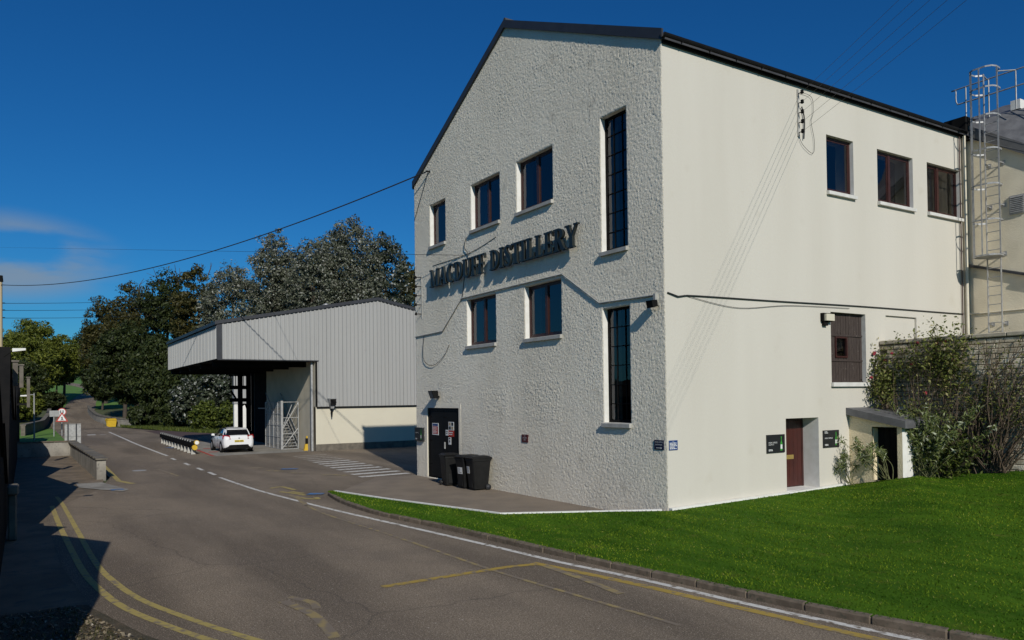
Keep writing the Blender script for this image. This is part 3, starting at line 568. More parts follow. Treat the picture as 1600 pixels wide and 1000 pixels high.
def window(Mp, u0, u1, v0, v1, style, depth=0.15, lit=True):
    f = MB(); t = 0.065; a, b = -depth-0.06, -depth
    f.mbox(Mp, u0, u0+t, v0, v1, a, b); f.mbox(Mp, u1-t, u1, v0, v1, a, b); f.mbox(Mp, u0+t, u1-t, v0, v0+t+0.02, a, b-0.002); f.mbox(Mp, u0+t, u1-t, v1-t, v1, a, b-0.002)
    w = f.build('window', M['blackmatt'] if style == 'grid' else M['maroon'], bld)
    def sub(name, mbx, m): return mbx.build(name, m, w)
    if style == 'grid':
        cols, rows = 3, (7 if v1-v0 > 3.3 else 6)
        for k in range(1, cols): uu = u0+(u1-u0)*k/cols; sub('glazing_bar', MB().mbox(Mp, uu-0.012, uu+0.012, v0+0.08, v1-0.06, a+0.01, b-0.01), M['blackmatt'])
        for k in range(1, rows): vv = v0+(v1-v0)*k/rows; sub('glazing_bar', MB().mbox(Mp, u0+0.06, u1-0.06, vv-0.012, vv+0.012, a+0.012, b-0.008), M['blackmatt'])
        us_ = [u0+(u1-u0)*k/cols for k in range(cols+1)]; vs_ = [v0+(v1-v0)*k/rows for k in range(rows+1)]
        for i in range(cols):
            for j in range(rows):
                tl = random.uniform(-0.003, 0.003); g = MB(); g.quad(Mp(us_[i]+.012, vs_[j]+.012, a+.03+tl), Mp(us_[i+1]-.012, vs_[j]+.012, a+.03), Mp(us_[i+1]-.012, vs_[j+1]-.012, a+.03-tl), Mp(us_[i]+.012, vs_[j+1]-.012, a+.03)); sub('pane', g, M['glass'])
    else:
        ms = {'one': [], 'two': [0.5], 'side': [0.41]}[style]; us_ = [u0]+[u0+(u1-u0)*k for k in ms]+[u1]
        for x in us_[1:-1]: sub('mullion', MB().mbox(Mp, x-0.06, x+0.06, v0+t, v1-t, a-0.001, b+0.012), M['maroon'])
        for i in range(len(us_)-1):
            p0 = us_[i]+(t if i == 0 else 0.06); p1 = us_[i+1]-(t if i == len(us_)-2 else 0.06)
            c = MB(); q = 0.045
            c.mbox(Mp, p0, p0+q, v0+.085, v1-t, a+.005, b-.015); c.mbox(Mp, p1-q, p1, v0+.085, v1-t, a+.005, b-.015); c.mbox(Mp, p0+q, p1-q, v0+.085, v0+.085+q, a+.005, b-.017); c.mbox(Mp, p0+q, p1-q, v1-t-q, v1-t, a+.005, b-.017)
            sub('casement', c, M['maroon'])
            tl = random.uniform(-0.004, 0.004)
            sub('pane', MB().quad(Mp(p0+q, v0+.13, a+.03+tl), Mp(p1-q, v0+.13, a+.03-tl), Mp(p1-q, v1-t-q, a+.03-tl), Mp(p0+q, v1-t-q, a+.03+tl)), M['glass'])
    r = MB()                                             # painted reveal
    r.mbox(Mp, u0-0.012, u0, v0, v1, a-0.02, -0.0005); r.mbox(Mp, u1, u1+0.012, v0, v1, a-0.02, -0.0005); r.mbox(Mp, u0-0.012, u1+0.012, v1, v1+0.012, a-0.02, -0.0007); r.mbox(Mp, u0-0.012, u1+0.012, v0-0.012, v0, a-0.02, -0.0007)
    sub('reveal', r, M['white'])
    n = MB(); e0, e1 = a-0.42, a-0.002                    # plastered inside of the opening, dark room behind
    n.quad(Mp(u0, v0, e1), Mp(u0, v0, e0), Mp(u0, v1, e0), Mp(u0, v1, e1)); n.quad(Mp(u1, v0, e1), Mp(u1, v0, e0), Mp(u1, v1, e0), Mp(u1, v1, e1)); n.quad(Mp(u0, v0, e1), Mp(u1, v0, e1), Mp(u1, v0, e0), Mp(u0, v0, e0)); n.quad(Mp(u0, v1, e1), Mp(u1, v1, e1), Mp(u1, v1, e0), Mp(u0, v1, e0))
    sub('inner_reveal', n, M['inner'])
    k = MB(); g0, g1 = a-2.6, a-0.425; x0, x1, y0, y1 = u0-0.8, u1+0.8, v0-0.9, v1+0.4
    for (p, q) in (((x0, y0), (x1, y0)), ((x1, y0), (x1, y1)), ((x1, y1), (x0, y1)), ((x0, y1), (x0, y0))): k.quad(Mp(*p, g0), Mp(*q, g0), Mp(*q, g1), Mp(*p, g1))
    k.quad(Mp(x0, y0, g0), Mp(x1, y0, g0), Mp(x1, y1, g0), Mp(x0, y1, g0))
    sub('room', k, M['darkroom'])
    s_ = MB(); pj = 0.10; gy = Mp is gable; e = 0.03
    s_.hexa([Mp(u0-e, v0-0.11, 0.001), Mp(u1+e, v0-0.11, 0.001), Mp(u1+e, v0-0.11, pj), Mp(u0-e, v0-0.11, pj), Mp(u0-e, v0+0.012, -0.001), Mp(u1+e, v0+0.012, -0.001), Mp(u1+e, v0-0.012, pj), Mp(u0-e, v0-0.012, pj)])
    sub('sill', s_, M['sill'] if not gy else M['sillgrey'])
    sub('sill_top', MB().mbox(Mp, u0, u1, v0, v0+0.01, -depth, 0.0), M['sill'])
    return w
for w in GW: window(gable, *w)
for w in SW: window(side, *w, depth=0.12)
# black double door on the gable
mb = MB(); mid = (GD[0]+GD[1])/2
door = MB().mbox(gable, GD[0], GD[1], GD[3]-0.10, GD[3], -0.10, -0.02).mbox(gable, GD[0], GD[0]+0.08, GD[2], GD[3]-0.10, -0.10, -0.018).mbox(gable, GD[1]-0.08, GD[1], GD[2], GD[3]-0.10, -0.10, -0.018).build('double_door', M['black'], bld)
for a, b in ((GD[0]+0.085, mid-0.004), (mid+0.004, GD[1]-0.085)):
    lf = MB().mbox(gable, a, b, GD[2]+0.03, GD[3]-0.105, -0.09, -0.045).build('door_leaf', M['black'], door)
    for zz in (0.25, 1.15, 2.05): MB().mbox(gable, a, a+0.22, zz, zz+0.05, -0.046, -0.038).build('hinge', M['blackmatt'], door)
MB().mbox(gable, mid+0.08, mid+0.12, 0.9, 1.15, -0.044, 0.0).build('door_handle', M['steel'], door)
rv = MB()
for q in ((GD[0]-0.15, GD[0]-0.002, GD[2], GD[3]+0.16), (GD[1]+0.002, GD[1]+0.15, GD[2], GD[3]+0.16), (GD[0]-0.002, GD[1]+0.002, GD[3]+0.002, GD[3]+0.16)): rv.mbox(gable, *q, -0.1, 0.020)
rv.build('door_surround', M['harl'], door)
# red side door in a deep reveal
sd = MB(); a, b, c, d = SDOOR; dep = -0.52
rv = MB(); rv.mbox(side, a-.01, a, c, d, dep-.05, -.001); rv.mbox(side, b, b+.01, c, d, dep-.05, -.001); rv.mbox(side, a, b, d, d+.01, dep-.05, -.001); rv.mbox(side, a, b, c-.05, c, dep-.05, 0.01)
sdoor = MB().mbox(side, a, a+.07, c, d, dep-.05, dep).mbox(side, b-.07, b, c, d, dep-.05, dep).mbox(side, a+.07, b-.07, d-.08, d, dep-.05, dep-.001).build('side_door', M['maroon'], bld)
rv.build('reveal', M['white'], sdoor)
nb = 7
for k in range(nb):
    u0 = a+.075+(b-a-.15)*k/nb; u1 = a+.075+(b-a-.15)*(k+1)/nb
    MB().mbox(side, u0+.003, u1-.003, c+.02, d-.085, dep-.04, dep-.008).build('door_board', M['reddoor'], sdoor)
MB().mbox(side, 4.95, 5.35, .93, 1.05, dep-.008, dep+.012).build('letter_plate', M['brass'], sdoor)
MB().mbox(side, 4.55, 4.59, 1.02, 1.14, dep-.008, dep+.05).build('door_handle', M['galv'], sdoor)
# boarded opening
a, b, c, d = SHUT; dep = -0.13
sh = MB().mbox(side, a, b, c, c+.04, dep-.05, dep+.015).build('boarded_opening', M['brownwood'], bld)
MB().mbox(side, a, b, d-.04, d, dep-.05, dep+.015).build('head_rail', M['brownwood'], sh)
nb = 13
for k in range(nb):
    u0 = a+(b-a)*k/nb; u1 = a+(b-a)*(k+1)/nb; hatch = 3 <= k <= 6
    for (z0, z1) in (((c+.04, 3.86), (4.42, d-.04)) if hatch else ((c+.04, d-.04),)):
        MB().mbox(side, u0+.005, u1-.005, z0, z1, dep-.035, dep+random.uniform(-.008, .0)).build('board', M['brownwood'], sh)
for zz in (3.72, 4.46): MB().mbox(side, a+.01, b-.01, zz, zz+.05, dep+.001, dep+.022).build('rail', M['brownwood'], sh)
hu0, hu1 = a+(b-a)*3/nb, a+(b-a)*7/nb
hf = MB()
for q in ((hu0-.03, hu0+.02, 3.83, 4.45), (hu1-.02, hu1+.03, 3.83, 4.45), (hu0+.02, hu1-.02, 3.83, 3.88), (hu0+.02, hu1-.02, 4.40, 4.45)): hf.mbox(side, *q, dep-.03, dep+.03)
hf.build('hatch_frame', M['maroon'], sh)
MB().quad(side(hu0+.02, 3.88, dep-.02), side(hu1-.02, 3.88, dep-.02), side(hu1-.02, 4.40, dep-.05), side(hu0+.02, 4.40, dep-.05)).build('pane', M['glass'], sh)
MB().mbox(side, a-.1, b+.1, c-.1, d+.1, dep-.4, dep-.39).build('room', M['darkroom'], sh)
rv = MB(); rv.mbox(side, a-.01, a, c, d, dep-.05, -.001); rv.mbox(side, b, b+.01, c, d, dep-.05, -.001); rv.mbox(side, a, b, d, d+.01, dep-.05, -.001); rv.build('reveal', M['sill'], sh)
MB().mbox(side, a-.04, b+.08, c-.12, c, -.1, .09).build('sill', M['sill'], sh)
# roof
mb = MB()
for (x0, z0, x1, z1) in ((0.16, 11.62, -7.17, 14.98), (-7.17, 14.98, XL-0.12, 11.36)):
    mb.hexa([(x0, -.03, z0-.16), (x1, -.03, z1-.16), (x1, YB, z1-.16), (x0, YB, z0-.16), (x0, -.03, z0), (x1, -.03, z1), (x1, YB, z1), (x0, YB, z0)])
rf = mb.build('roof', M['roofing'], bld)
for (x0, z0, x1, z1) in ((0.10, 11.74, -7.168, 15.02), (-7.172, 15.02, XL-0.03, 11.48)):
    s1 = 0.27 if x0 > -1 else 0.24
    MB().hexa([(x0, -.085, z0-s1), (x1, -.085, z1-.25), (x1, -.028, z1-.25), (x0, -.028, z0-s1), (x0, -.085, z0), (x1, -.085, z1), (x1, -.028, z1), (x0, -.028, z0)]).build('verge_flashing', M['flash'], rf)
MB().tube((-7.17, -.05, 15.03), (-7.17, YB, 15.03), .07).build('ridge', M['roofing'], rf)
MB().box(0.004, 0.05, 0.0, YB, 11.42, 11.60).build('fascia', M['black'], rf)
g = MB(); n = 9; prof = [(0.13+0.085*math.cos(math.pi+math.pi*i/(n-1)), 11.60+0.10*math.sin(math.pi+math.pi*i/(n-1))) for i in range(n)]
prof2 = [(x*0.92+0.0104, z+0.008) for x, z in prof][::-1]
g.prism(prof+prof2, lambda u, v, d_: (u, d_, v), -0.1, YB-0.15); g.build('gutter', M['black'], bld)
for k in range(14): MB().box(0.05, 0.225, 0.5+k*0.98, 0.53+k*0.98, 11.485, 11.5).build('gutter_bracket', M['black'], bld)
# joint line in the harling
MB().mbox(gable, -2.86, -2.845, 10.4, 12.7, 0.0, 0.014).build('movement_joint', M['flash'], bld)
# down pipes at the far corner
pp = MB().tube((0.10, 13.72, -.3), (0.10, 13.72, 11.45), .055, n=10); pm = single('downpipe', pp, M['pipe_cream'], (0.10, 13.72, 0), 'cream downpipe in the corner beside the caged ladder', 'downpipe')
pp = MB().path([(0.05, 13.52, 11.4), (0.05, 13.52, 4.6)], .02); single('thin_pipe', pp, M['maroon'], (0.05, 13.52, 4.6), 'thin maroon pipe left of the cream downpipe', 'pipe')

# ------------------------------------------------------------------ raised lettering
def L_rect(x0, x1, y0, y1): return [[(x0, y0), (x1, y0), (x1, y1), (x0, y1)]]
def L_ring(c, ro, ri, a0, a1, ci=None, n=14):
    ci = ci or c; out = []
    for k in range(n):
        t0, t1 = [math.radians(a0+(a1-a0)*(k+j)/n) for j in (0, 1)]
        o_ = lambda t: (c[0]+ro[0]*math.cos(t), c[1]+ro[1]*math.sin(t)); i_ = lambda t: (ci[0]+ri[0]*math.cos(t), ci[1]+ri[1]*math.sin(t))
        out.append([i_(t0), o_(t0), o_(t1), i_(t1)])
    return out
def L_diag(x0, y0, x1, y1, w): return [[(x0-w/2, y0), (x0+w/2, y0), (x1+w/2, y1), (x1-w/2, y1)]]
def L_stroke(pts, ws, n=22):
    p = spline(pts, n); w = np.interp(np.linspace(0, 1, n), np.linspace(0, 1, len(ws)), ws); d = np.gradient(p, axis=0); d /= np.linalg.norm(d, axis=1)[:, None]; q = np.stack([-d[:, 1], d[:, 0]], 1)*w[:, None]/2
    return [[tuple((p-q)[i]), tuple((p-q)[i+1]), tuple((p+q)[i+1]), tuple((p+q)[i])] for i in range(n-1)]
s6, R_ = 0.07, L_rect
stem = R_(.08, .29, 0, 1); sfb = R_(.0, .37, 0, s6); sft = R_(.0, .37, 1-s6, 1)
ticd = lambda x, y, w=.05, h=.18: [[(x, y), (x+w, y), (x+w, y-h)]]; ticu = lambda x, y, w=.06, h=.2: [[(x, y), (x+w, y), (x+w, y+h)]]
LET = {'I': (.40, [stem, sfb, sft]), 'L': (.64, [stem, R_(0, .62, 0, .08), sft, ticu(.54, .06, .08, .22)]),
 'E': (.66, [stem, R_(0, .62, 0, .08), R_(0, .6, .92, 1), R_(.27, .47, .46, .54), ticu(.54, .06, .08, .2), ticd(.52, .94, .08, .2), R_(.43, .48, .42, .58)]),
 'F': (.62, [stem, sfb, R_(0, .6, .92, 1), R_(.27, .47, .47, .53), ticd(.52, .94, .08, .2), R_(.43, .48, .42, .58)]),
 'T': (.70, [R_(.245, .455, 0, 1), R_(.16, .54, 0, s6), R_(0, .7, .92, 1), ticd(.62, .94, .08, .2), [[(0, .94), (.08, .94), (0, .74)]]]),
 'D': (.80, [stem, sfb, sft, L_ring((.30, .5), (.50, .5), (.28, .42), -90, 90), R_(.26, .31, 0, .06), R_(.26, .31, .94, 1)]),
 'U': (.80, [R_(.08, .29, .3, 1), sft, R_(.60, .70, .3, 1), R_(.5, .8, 1-s6, 1), L_ring((.39, .32), (.31, .335), (.155, .24), 180, 360, (.445, .32))]),
 'C': (.76, [L_ring((.42, .5), (.43, .52), (.23, .43), 46, 300, (.46, .5)), R_(.66, .72, .74, .95)]),
 'S': (.58, [L_stroke([(.50, .80), (.40, .95), (.22, .96), (.12, .80), (.20, .62), (.38, .46), (.46, .28), (.38, .07), (.20, .04), (.08, .2)], [.08, .10, .13, .18, .21, .21, .19, .14, .10, .08]), R_(.47, .52, .72, .98), R_(.05, .10, .02, .27)]),
 'A': (.80, [L_diag(.10, 0, .40, 1, .11), L_diag(.66, 0, .39, 1, .21), R_(.2, .56, .30, .36), R_(-.02, .24, 0, s6), R_(.50, .84, 0, s6)]),
 'M': (1.0, [R_(.10, .20, 0, 1), L_diag(.14, 1, .48, .02, .19), L_diag(.83, 1, .48, .02, .10), R_(.73, .93, 0, 1), R_(0, .3, 0, s6), R_(.65, 1.0, 0, s6), R_(0, .2, 1-s6, 1), R_(.8, 1, 1-s6, 1)]),
 'R': (.78, [stem, sfb, sft, L_ring((.30, .74), (.36, .26), (.16, .18), -90, 90), R_(.26, .31, .94, 1), R_(.26, .31, .48, .54), L_diag(.38, .5, .68, 0, .21), R_(.58, .84, 0, s6)]),
 'Y': (.76, [L_diag(.12, 1, .36, .46, .20), L_diag(.68, 1, .40, .46, .10), R_(.26, .47, 0, .5), R_(.18, .55, 0, s6), R_(-.04, .28, 1-s6, 1), R_(.54, .82, 1-s6, 1)])}
sign = empty('wall_lettering', (-7.9, -.08, 7.0), 'row of large dark green raised capital letters across the rough-cast gable', 'lettering')
for word, x0, x1 in (('MACDUFF', -12.50, -8.36), ('DISTILLERY', -8.04, -3.25)):
    gap = .035; tot = sum(LET[c][0] for c in word)+gap*(len(word)-1); kx = (x1-x0)/tot; x = x0; hgt = .66
    for ch in word:
        wd_, groups = LET[ch]; mb = MB(); q = 0
        for gi, polys in enumerate(groups):
            off = 0.0018*gi
            for poly in polys: mb.prism([(x+px*kx, 6.98+py*hgt) for px, py in poly], gable, .12+off*.3, .21+off)
        mb.build('letter', M['letter'], sign); x += (wd_+gap)*kx
# ------------------------------------------------------------------ signs
def text_part(name, body, size, o3, ur, uv, m, parent, align='LEFT'):
    c = bpy.data.curves.new('t', 'FONT'); c.body = body; c.size = size; c.align_x = align; c.resolution_u = 2
    to = bpy.data.objects.new('t', c); COL.objects.link(to); dg = bpy.context.evaluated_depsgraph_get(); me = to.evaluated_get(dg).to_mesh()
    off = origin_of(parent); O, U_, V_ = Vector(o3), Vector(ur), Vector(uv)
    vs_ = [tuple(O+U_*v.co.x+V_*v.co.y-off) for v in me.vertices]; fs = [tuple(p.vertices) for p in me.polygons]
    to.evaluated_get(dg).to_mesh_clear(); bpy.data.objects.remove(to); bpy.data.curves.remove(c)
    m2 = bpy.data.meshes.new(name); m2.from_pydata(vs_, [], fs); m2.materials.append(m); return link_mesh(name, m2, parent)
def bars(Mp, u0, v0, rows, pitch, hgt, d0, m, parent, name='small_print', seed=0):
    r = random.Random(seed); mb = MB()
    for k, wd_ in enumerate(rows):
        u = u0
        while u < u0+wd_-0.01:
            l_ = min(r.uniform(.02, .06), u0+wd_-u); mb.mbox(Mp, u, u+l_, v0-k*pitch-hgt, v0-k*pitch, d0, d0+.001); u += l_+.012
    return mb.build(name, m, parent)
def brand_sign(name, Mp, U_, u0, u1, v0, v1, label, lines, d=0.03):
    s_ = empty(name, Mp((u0+u1)/2, v0, 0), label, 'sign')
    MB().mbox(Mp, u0, u1, v0, v1, 0.002 if Mp is side else 0.012, d).build('panel', M['signblack'], s_)
    w = u1-u0; h = v1-v0; bx = u1-.2*w; e = d+.001
    prof = [(.055, .05), (.055, .42), (.05, .50), (.022, .62), (.02, .86), (.026, .87), (.026, .92), (-.026, .92), (-.026, .87), (-.02, .86), (-.022, .62), (-.05, .50), (-.055, .42), (-.055, .05)]
    MB().prism([(bx+a*w*1.0, v0+h*(.06+b*.9)) for a, b in prof], Mp, d, e+.001).build('bottle_print', M['green'], s_)
    MB().mbox(Mp, bx-.05*w, bx+.05*w, v0+.2*h, v0+.44*h, e+.0012, e+.002).build('bottle_label', M['signwhite'], s_)
    for body, sz, fu, fv in lines:
        text_part('text', body, sz*h, Mp(u0+fu*w, v0+fv*h, e), U_, (0, 0, 1), M['signwhite'], s_)
    bars(Mp, u0+.09*w, v0+.2*h, [.20*w, .22*w], .055*h, .035*h, e, M['signwhite'], s_, seed=int(u0*10))
    return s_
brand_sign('black_sign', side, (0, 1, 0), 3.57, 4.30, 1.20, 1.69, 'square black sign with green bottle left of the red side door', [('MAIN OFFICE', .12, .09, .52), ('RECEPTION', .085, .09, .42)])
s2 = brand_sign('black_sign', side, (0, 1, 0), 5.97, 6.69, 1.24, 1.73, 'square black sign with green bottle right of the red side door', [('MAIN OFFICE', .12, .09, .50)])
bars(side, 6.03, 1.70, [.13, .15], .035, .02, .031, M['signwhite'], s2, seed=4)
s3 = brand_sign('black_sign', gable, (1, 0, 0), -14.2, -13.49, 1.12, 1.64, 'black sign at the left corner of the gable beside the black doors', [('MAIN OFFICE', .10, .08, .58)], d=.10)
def small_sign(name, Mp, U_, u0, u1, v0, v1, m, lines, label, d=.035, arrow=False):
    s_ = empty(name, Mp((u0+u1)/2, v0, 0), label, 'sign')
    MB().mbox(Mp, u0, u1, v0, v1, .01, d).build('panel', m, s_)
    for body, sz, fv in lines: text_part('text', body, sz, Mp((u0+u1)/2, v0+fv*(v1-v0), d+.001), U_, (0, 0, 1), M['signwhite'], s_, 'CENTER')
    if arrow:
        v = v0+.18*(v1-v0); a, b = u0+.22*(u1-u0), u0+.85*(u1-u0)
        MB().prism([(a, v-.007), (b-.05, v-.007), (b-.05, v-.024), (b, v), (b-.05, v+.024), (b-.05, v+.007), (a, v+.007)], Mp, d, d+.001).build('arrow', M['signwhite'], s_)
    return s_
small_sign('navy_sign', gable, (1, 0, 0), -.44, -.11, 1.455, 1.69, M['signnavy'], [('MAIN OFFICE', .047, .72), ('ENTRANCE', .047, .45)], 'small navy sign with an arrow on the gable just left of the corner', arrow=True)
b2 = small_sign('blue_sign', side, (0, 1, 0), .03, .32, 1.445, 1.685, M['signblue'], [('ALL', .035, .82)], 'small bright blue notice on the sunlit wall just right of the corner', d=.012)
bars(side, .055, 1.63, [.24, .22, .24, .16, .23], .034, .021, .013, M['signwhite'], b2, seed=9)
m3 = small_sign('maroon_sign', gable, (1, 0, 0), -6.47, -6.13, 1.38, 1.62, M['signmaroon'], [('NO', .05, .76), ('SMOKING', .05, .50), ('AREA', .05, .24)], 'small maroon sign alone on the gable right of the bins')
def notice(u0, u1, v0, v1, label, blocks, base=None):
    s_ = empty('notice', gable((u0+u1)/2, v0, -.04), label, 'notice'); w, h = u1-u0, v1-v0
    MB().mbox(gable, u0, u1, v0, v1, -.043, -.034).build('panel', base or M['signwhite'], s_)
    for (a, b, c, d, m) in blocks: MB().mbox(gable, u0+a*w, u0+b*w, v0+c*h, v0+d*h, -.0335, -.032).build('printed_block', m, s_)
    return s_
n1 = notice(-12.90, -12.38, 1.39, 1.84, 'blue and red safety notice on the left leaf of the black doors', [(.08, .92, .76, .94, M['signblue']), (.08, .92, .08, .72, M['signred'])])
bars(gable, -12.83, 1.68, [.30, .34, .28, .33, .30], .05, .025, -.0318, M['signwhite'], n1, seed=21)
n2 = notice(-11.56, -11.14, 1.60, 1.91, 'white and tan pictogram notice above the red one on the black doors', [(.08, .45, .55, .92, M['tan']), (.55, .92, .55, .92, M['signblack']), (.08, .45, .08, .46, M['signblack']), (.55, .92, .08, .46, M['tan'])])
n3 = notice(-11.56, -11.14, 1.37, 1.595, 'red notice with white bars on the right leaf of the black doors', [(.1, .8, .58, .74, M['signwhite']), (.1, .7, .28, .42, M['signwhite'])], M['signred'])
n4 = notice(-11.79, -11.58, 1.40, 1.61, 'small white notice left of the red one on the black doors', [(.15, .85, .6, .75, M['signblack']), (.15, .7, .3, .42, M['signblack'])])
n5 = notice(-11.57, -11.37, 1.07, 1.34, 'narrow white notice lowest on the black doors', [(.2, .8, .75, .9, M['signblack']), (.3, .7, .3, .6, M['signblack'])])

# ------------------------------------------------------------------ lamps, conduits, insulators, wires
def floodlight(u, z, label, sz=.3):
    f = empty('floodlight', gable(u, z, 0), label, 'floodlight')
    MB().mbox(gable, u-.04, u+.04, z, z+.08, 0, .12).build('bracket', M['black'], f)
    MB().hexa([gable(u-sz/2, z-.02, .12), gable(u+sz/2, z-.02, .12), gable(u+sz/2, z-.02, .30), gable(u-sz/2, z-.02, .30), gable(u-sz/2, z+sz*.8, .14), gable(u+sz/2, z+sz*.8, .14), gable(u+sz/2, z+sz*.8, .40), gable(u-sz/2, z+sz*.8, .40)]).build('housing', M['black'], f)
    MB().quad(gable(u-sz/2+.03, z, .302+.006), gable(u+sz/2-.03, z, .308), gable(u+sz/2-.03, z+sz*.75, .400), gable(u-sz/2+.03, z+sz*.75, .400)).build('lens', M['lead'], f)
floodlight(-12.2, 2.80, 'black floodlight over the black double door', .34)
fl = empty('security_lamp', gable(-.28, 5.0, 0), 'small black security lamp at the corner end of the wall conduit', 'lamp')
MB().mbox(gable, -.33, -.25, 5.12, 5.30, 0, .1).build('bracket', M['pipe_grey'], fl)
MB().hexa([gable(-.40, 4.98, .08), gable(-.18, 4.98, .08), gable(-.18, 4.94, .24), gable(-.40, 4.94, .24), gable(-.40, 5.14, .10), gable(-.18, 5.14, .10), gable(-.18, 5.12, .28), gable(-.40, 5.12, .28)]).build('housing', M['blackmatt'], fl)
bl = empty('bulkhead_lamp', side(6.2, 4.85, 0), 'cream box lamp on the wall beside the boarded opening', 'lamp')
MB().mbox(side, 5.97, 6.40, 4.84, 5.08, 0, .10).build('housing', M['blackmatt'], bl); MB().mbox(side, 6.02, 6.39, 4.86, 5.05, .10, .17).build('diffuser', M['cream'], bl); MB().mbox(side, 6.03, 6.2, 4.72, 4.84, 0, .09).build('sensor', M['blackmatt'], bl)
def wall_path(Mp, pts, d): return [Mp(u, v, d) for u, v in pts]
single('wall_conduit', MB().path(wall_path(gable, [(-10.3, 6.33), (-4.2, 6.34), (-2.5, 5.31), (-.32, 5.27)], .045), .024), M['pipe_grey'], gable(-7, 6.3, 0), 'grey conduit stepping across the gable above the lower windows', 'conduit')
single('wall_conduit', MB().path(wall_path(gable, [(-14.2, 5.24), (-11.8, 5.28), (-10.3, 6.33)], .04), .02), M['pipe_grey'], gable(-12, 5.2, 0), 'grey conduit climbing from the left corner of the gable', 'conduit')
single('loose_cable', MB().path([gable(*q) for q in spline([(-13.4, 5.25, .03), (-13.5, 4.5, .05), (-13.2, 4.15, .06), (-12.5, 4.05, .06), (-11.7, 4.35, .05), (-11.3, 4.75, .03)], 20)], .010), M['cable'], gable(-12.5, 4, 0), 'thin black cable hanging in a loop below the left conduit', 'cable')
single('loose_cable', MB().path([gable(*q) for q in spline([(-9.9, 8.45, .04), (-10.05, 8.1, .05), (-9.75, 7.85, .05), (-10.0, 7.4, .03), (-10.25, 6.4, .03)], 18)], .012), M['cable'], gable(-10, 7, 0), 'thin black cable dropping to the lettering below the second window', 'cable')
single('loose_cable', MB().path([gable(*q) for q in spline([(-12.6, 7.85, .025), (-9.75, 7.86, .03), (-7.9, 8.1, .025)], 14)], .009), M['cable'], gable(-10, 7.8, 0), 'thin cable running level above the first letters', 'cable')
single('wall_cable', MB().path([side(*q) for q in spline([(0.05, 5.30, .03), (.4, 5.22, .04), (.8, 5.27, .03), (4, 5.31, .03), (8, 5.37, .03), (12.6, 5.40, .03), (13.6, 5.41, .03)], 40)], .018), M['cable'], side(6, 5.3, 0), 'dark cable running along the sunlit wall', 'cable')
single('thin_wall_cable', MB().path([side(*q) for q in spline([(.6, 5.27, .03), (2.5, 5.05, .03), (4.6, 5.22, .03), (7.3, 5.28, .03)], 24)], .007), M['cable'], side(3, 5.1, 0), 'thin slack cable under the dark one on the sunlit wall', 'cable')
# insulator bracket on the side wall
ins = empty('insulator_bracket', side(5.13, 10.0, 0), 'bracket of five black insulators high on the sunlit wall', 'bracket')
MB().mbox(side, 5.10, 5.16, 10.0, 11.32, .0, .035).build('rail', M['sillgrey'], ins)
for k in range(5):
    z = 10.1+k*.275; MB().tube(side(5.13, z, .03), side(5.13, z, .16), .012).build('pin', M['blackmatt'], ins)
    it = MB(); it.lathe(side(5.13, z-.05, .16), [(.022, 0), (.05, .02), (.05, .05), (.03, .06), (.045, .075), (.045, .10), (.02, .115)], 10); it.build('insulator', M['blackmatt'], ins)
lp = spline([(5.2, 11.25, .05), (5.7, 11.2, .05), (5.75, 10.75, .05), (5.65, 10.5, .05), (5.78, 10.0, .05), (5.72, 9.6, .05), (5.3, 9.75, .05), (5.15, 9.95, .04)], 30)
MB().path([side(*q) for q in lp], .006).build('jumper_cable', M['cable'], ins)
MB().path([side(*q) for q in spline([(5.25, 10.85, .05), (5.35, 10.5, .06), (5.32, 9.95, .05)], 8)], .018).build('jumper_cable', M['cable'], ins)
def wire(a, b, sag, r, label, n=40, name='overhead_wire', base=None, group=None):
    a, b = Vector(a), Vector(b); pts = []
    for k in range(n+1):
        t = k/n; q = a.lerp(b, t); q.z -= sag*4*t*(1-t); pts.append(q)
    mb = MB().path(pts, r, 5); return single(name, mb, M['cable'], tuple(a), label, 'wire', group)
wd_ = Vector((1, -.705, -.105))
for k in range(5):
    a = Vector(side(5.13, 10.1+k*.275, .16)); wire(a, a+wd_*30+Vector((0, 0, 1.2)), 0.35, .0036, ['lowest', 'second lowest', 'middle', 'second highest', 'highest'][k]+' of five thin wires rising from the insulators on the sunlit wall', 30)
# left bracket on the gable and its cables
lb = empty('insulator_bracket', gable(-13.7, 5.9, 0), 'bracket of black insulators near the left edge of the gable', 'bracket')
MB().mbox(gable, -13.63, -13.58, 5.95, 7.65, 0, .03).build('rail', M['sillgrey'], lb)
for k in range(5):
    z = 6.1+k*.36; MB().tube(gable(-13.6, z, .03), gable(-13.75, z+.02, .2), .015).build('pin', M['blackmatt'], lb)
    it = MB(); it.lathe(gable(-13.76, z-.04, .2), [(.022, 0), (.05, .02), (.05, .05), (.03, .06), (.045, .075), (.045, .10), (.02, .115)], 8); it.build('insulator', M['blackmatt'], lb)
POLE = (-60.35, -14.86)
wire(gable(-12.85, 11.52, .12), (POLE[0], POLE[1], 12.35), 1.35, .026, 'thick black cable sagging from the gable to the pole on the left', 50, 'overhead_cable')
cb = empty('cable_bracket', gable(-12.85, 11.5, 0), 'small black cable bracket at the top left of the gable', 'bracket')
MB().tube(gable(-12.75, 11.52, 0), gable(-12.87, 11.54, .14), .03).build('arm', M['black'], cb); MB().tube(gable(-12.75, 11.50, .10), gable(-14.15, 9.9, .04), .012).build('stay', M['cable'], cb)
def pix(x, y, D):
    d_ = rt*((x-800)/1205.07)-up*((y-602.28)/1205.07)+fw; return Vector(CAM)+d_*D
wire(gable(-10.15, 7.86, .03), pix(-30, 386, 150), 0.0, .009, 'thin level wire from the gable out across the sky', 20)
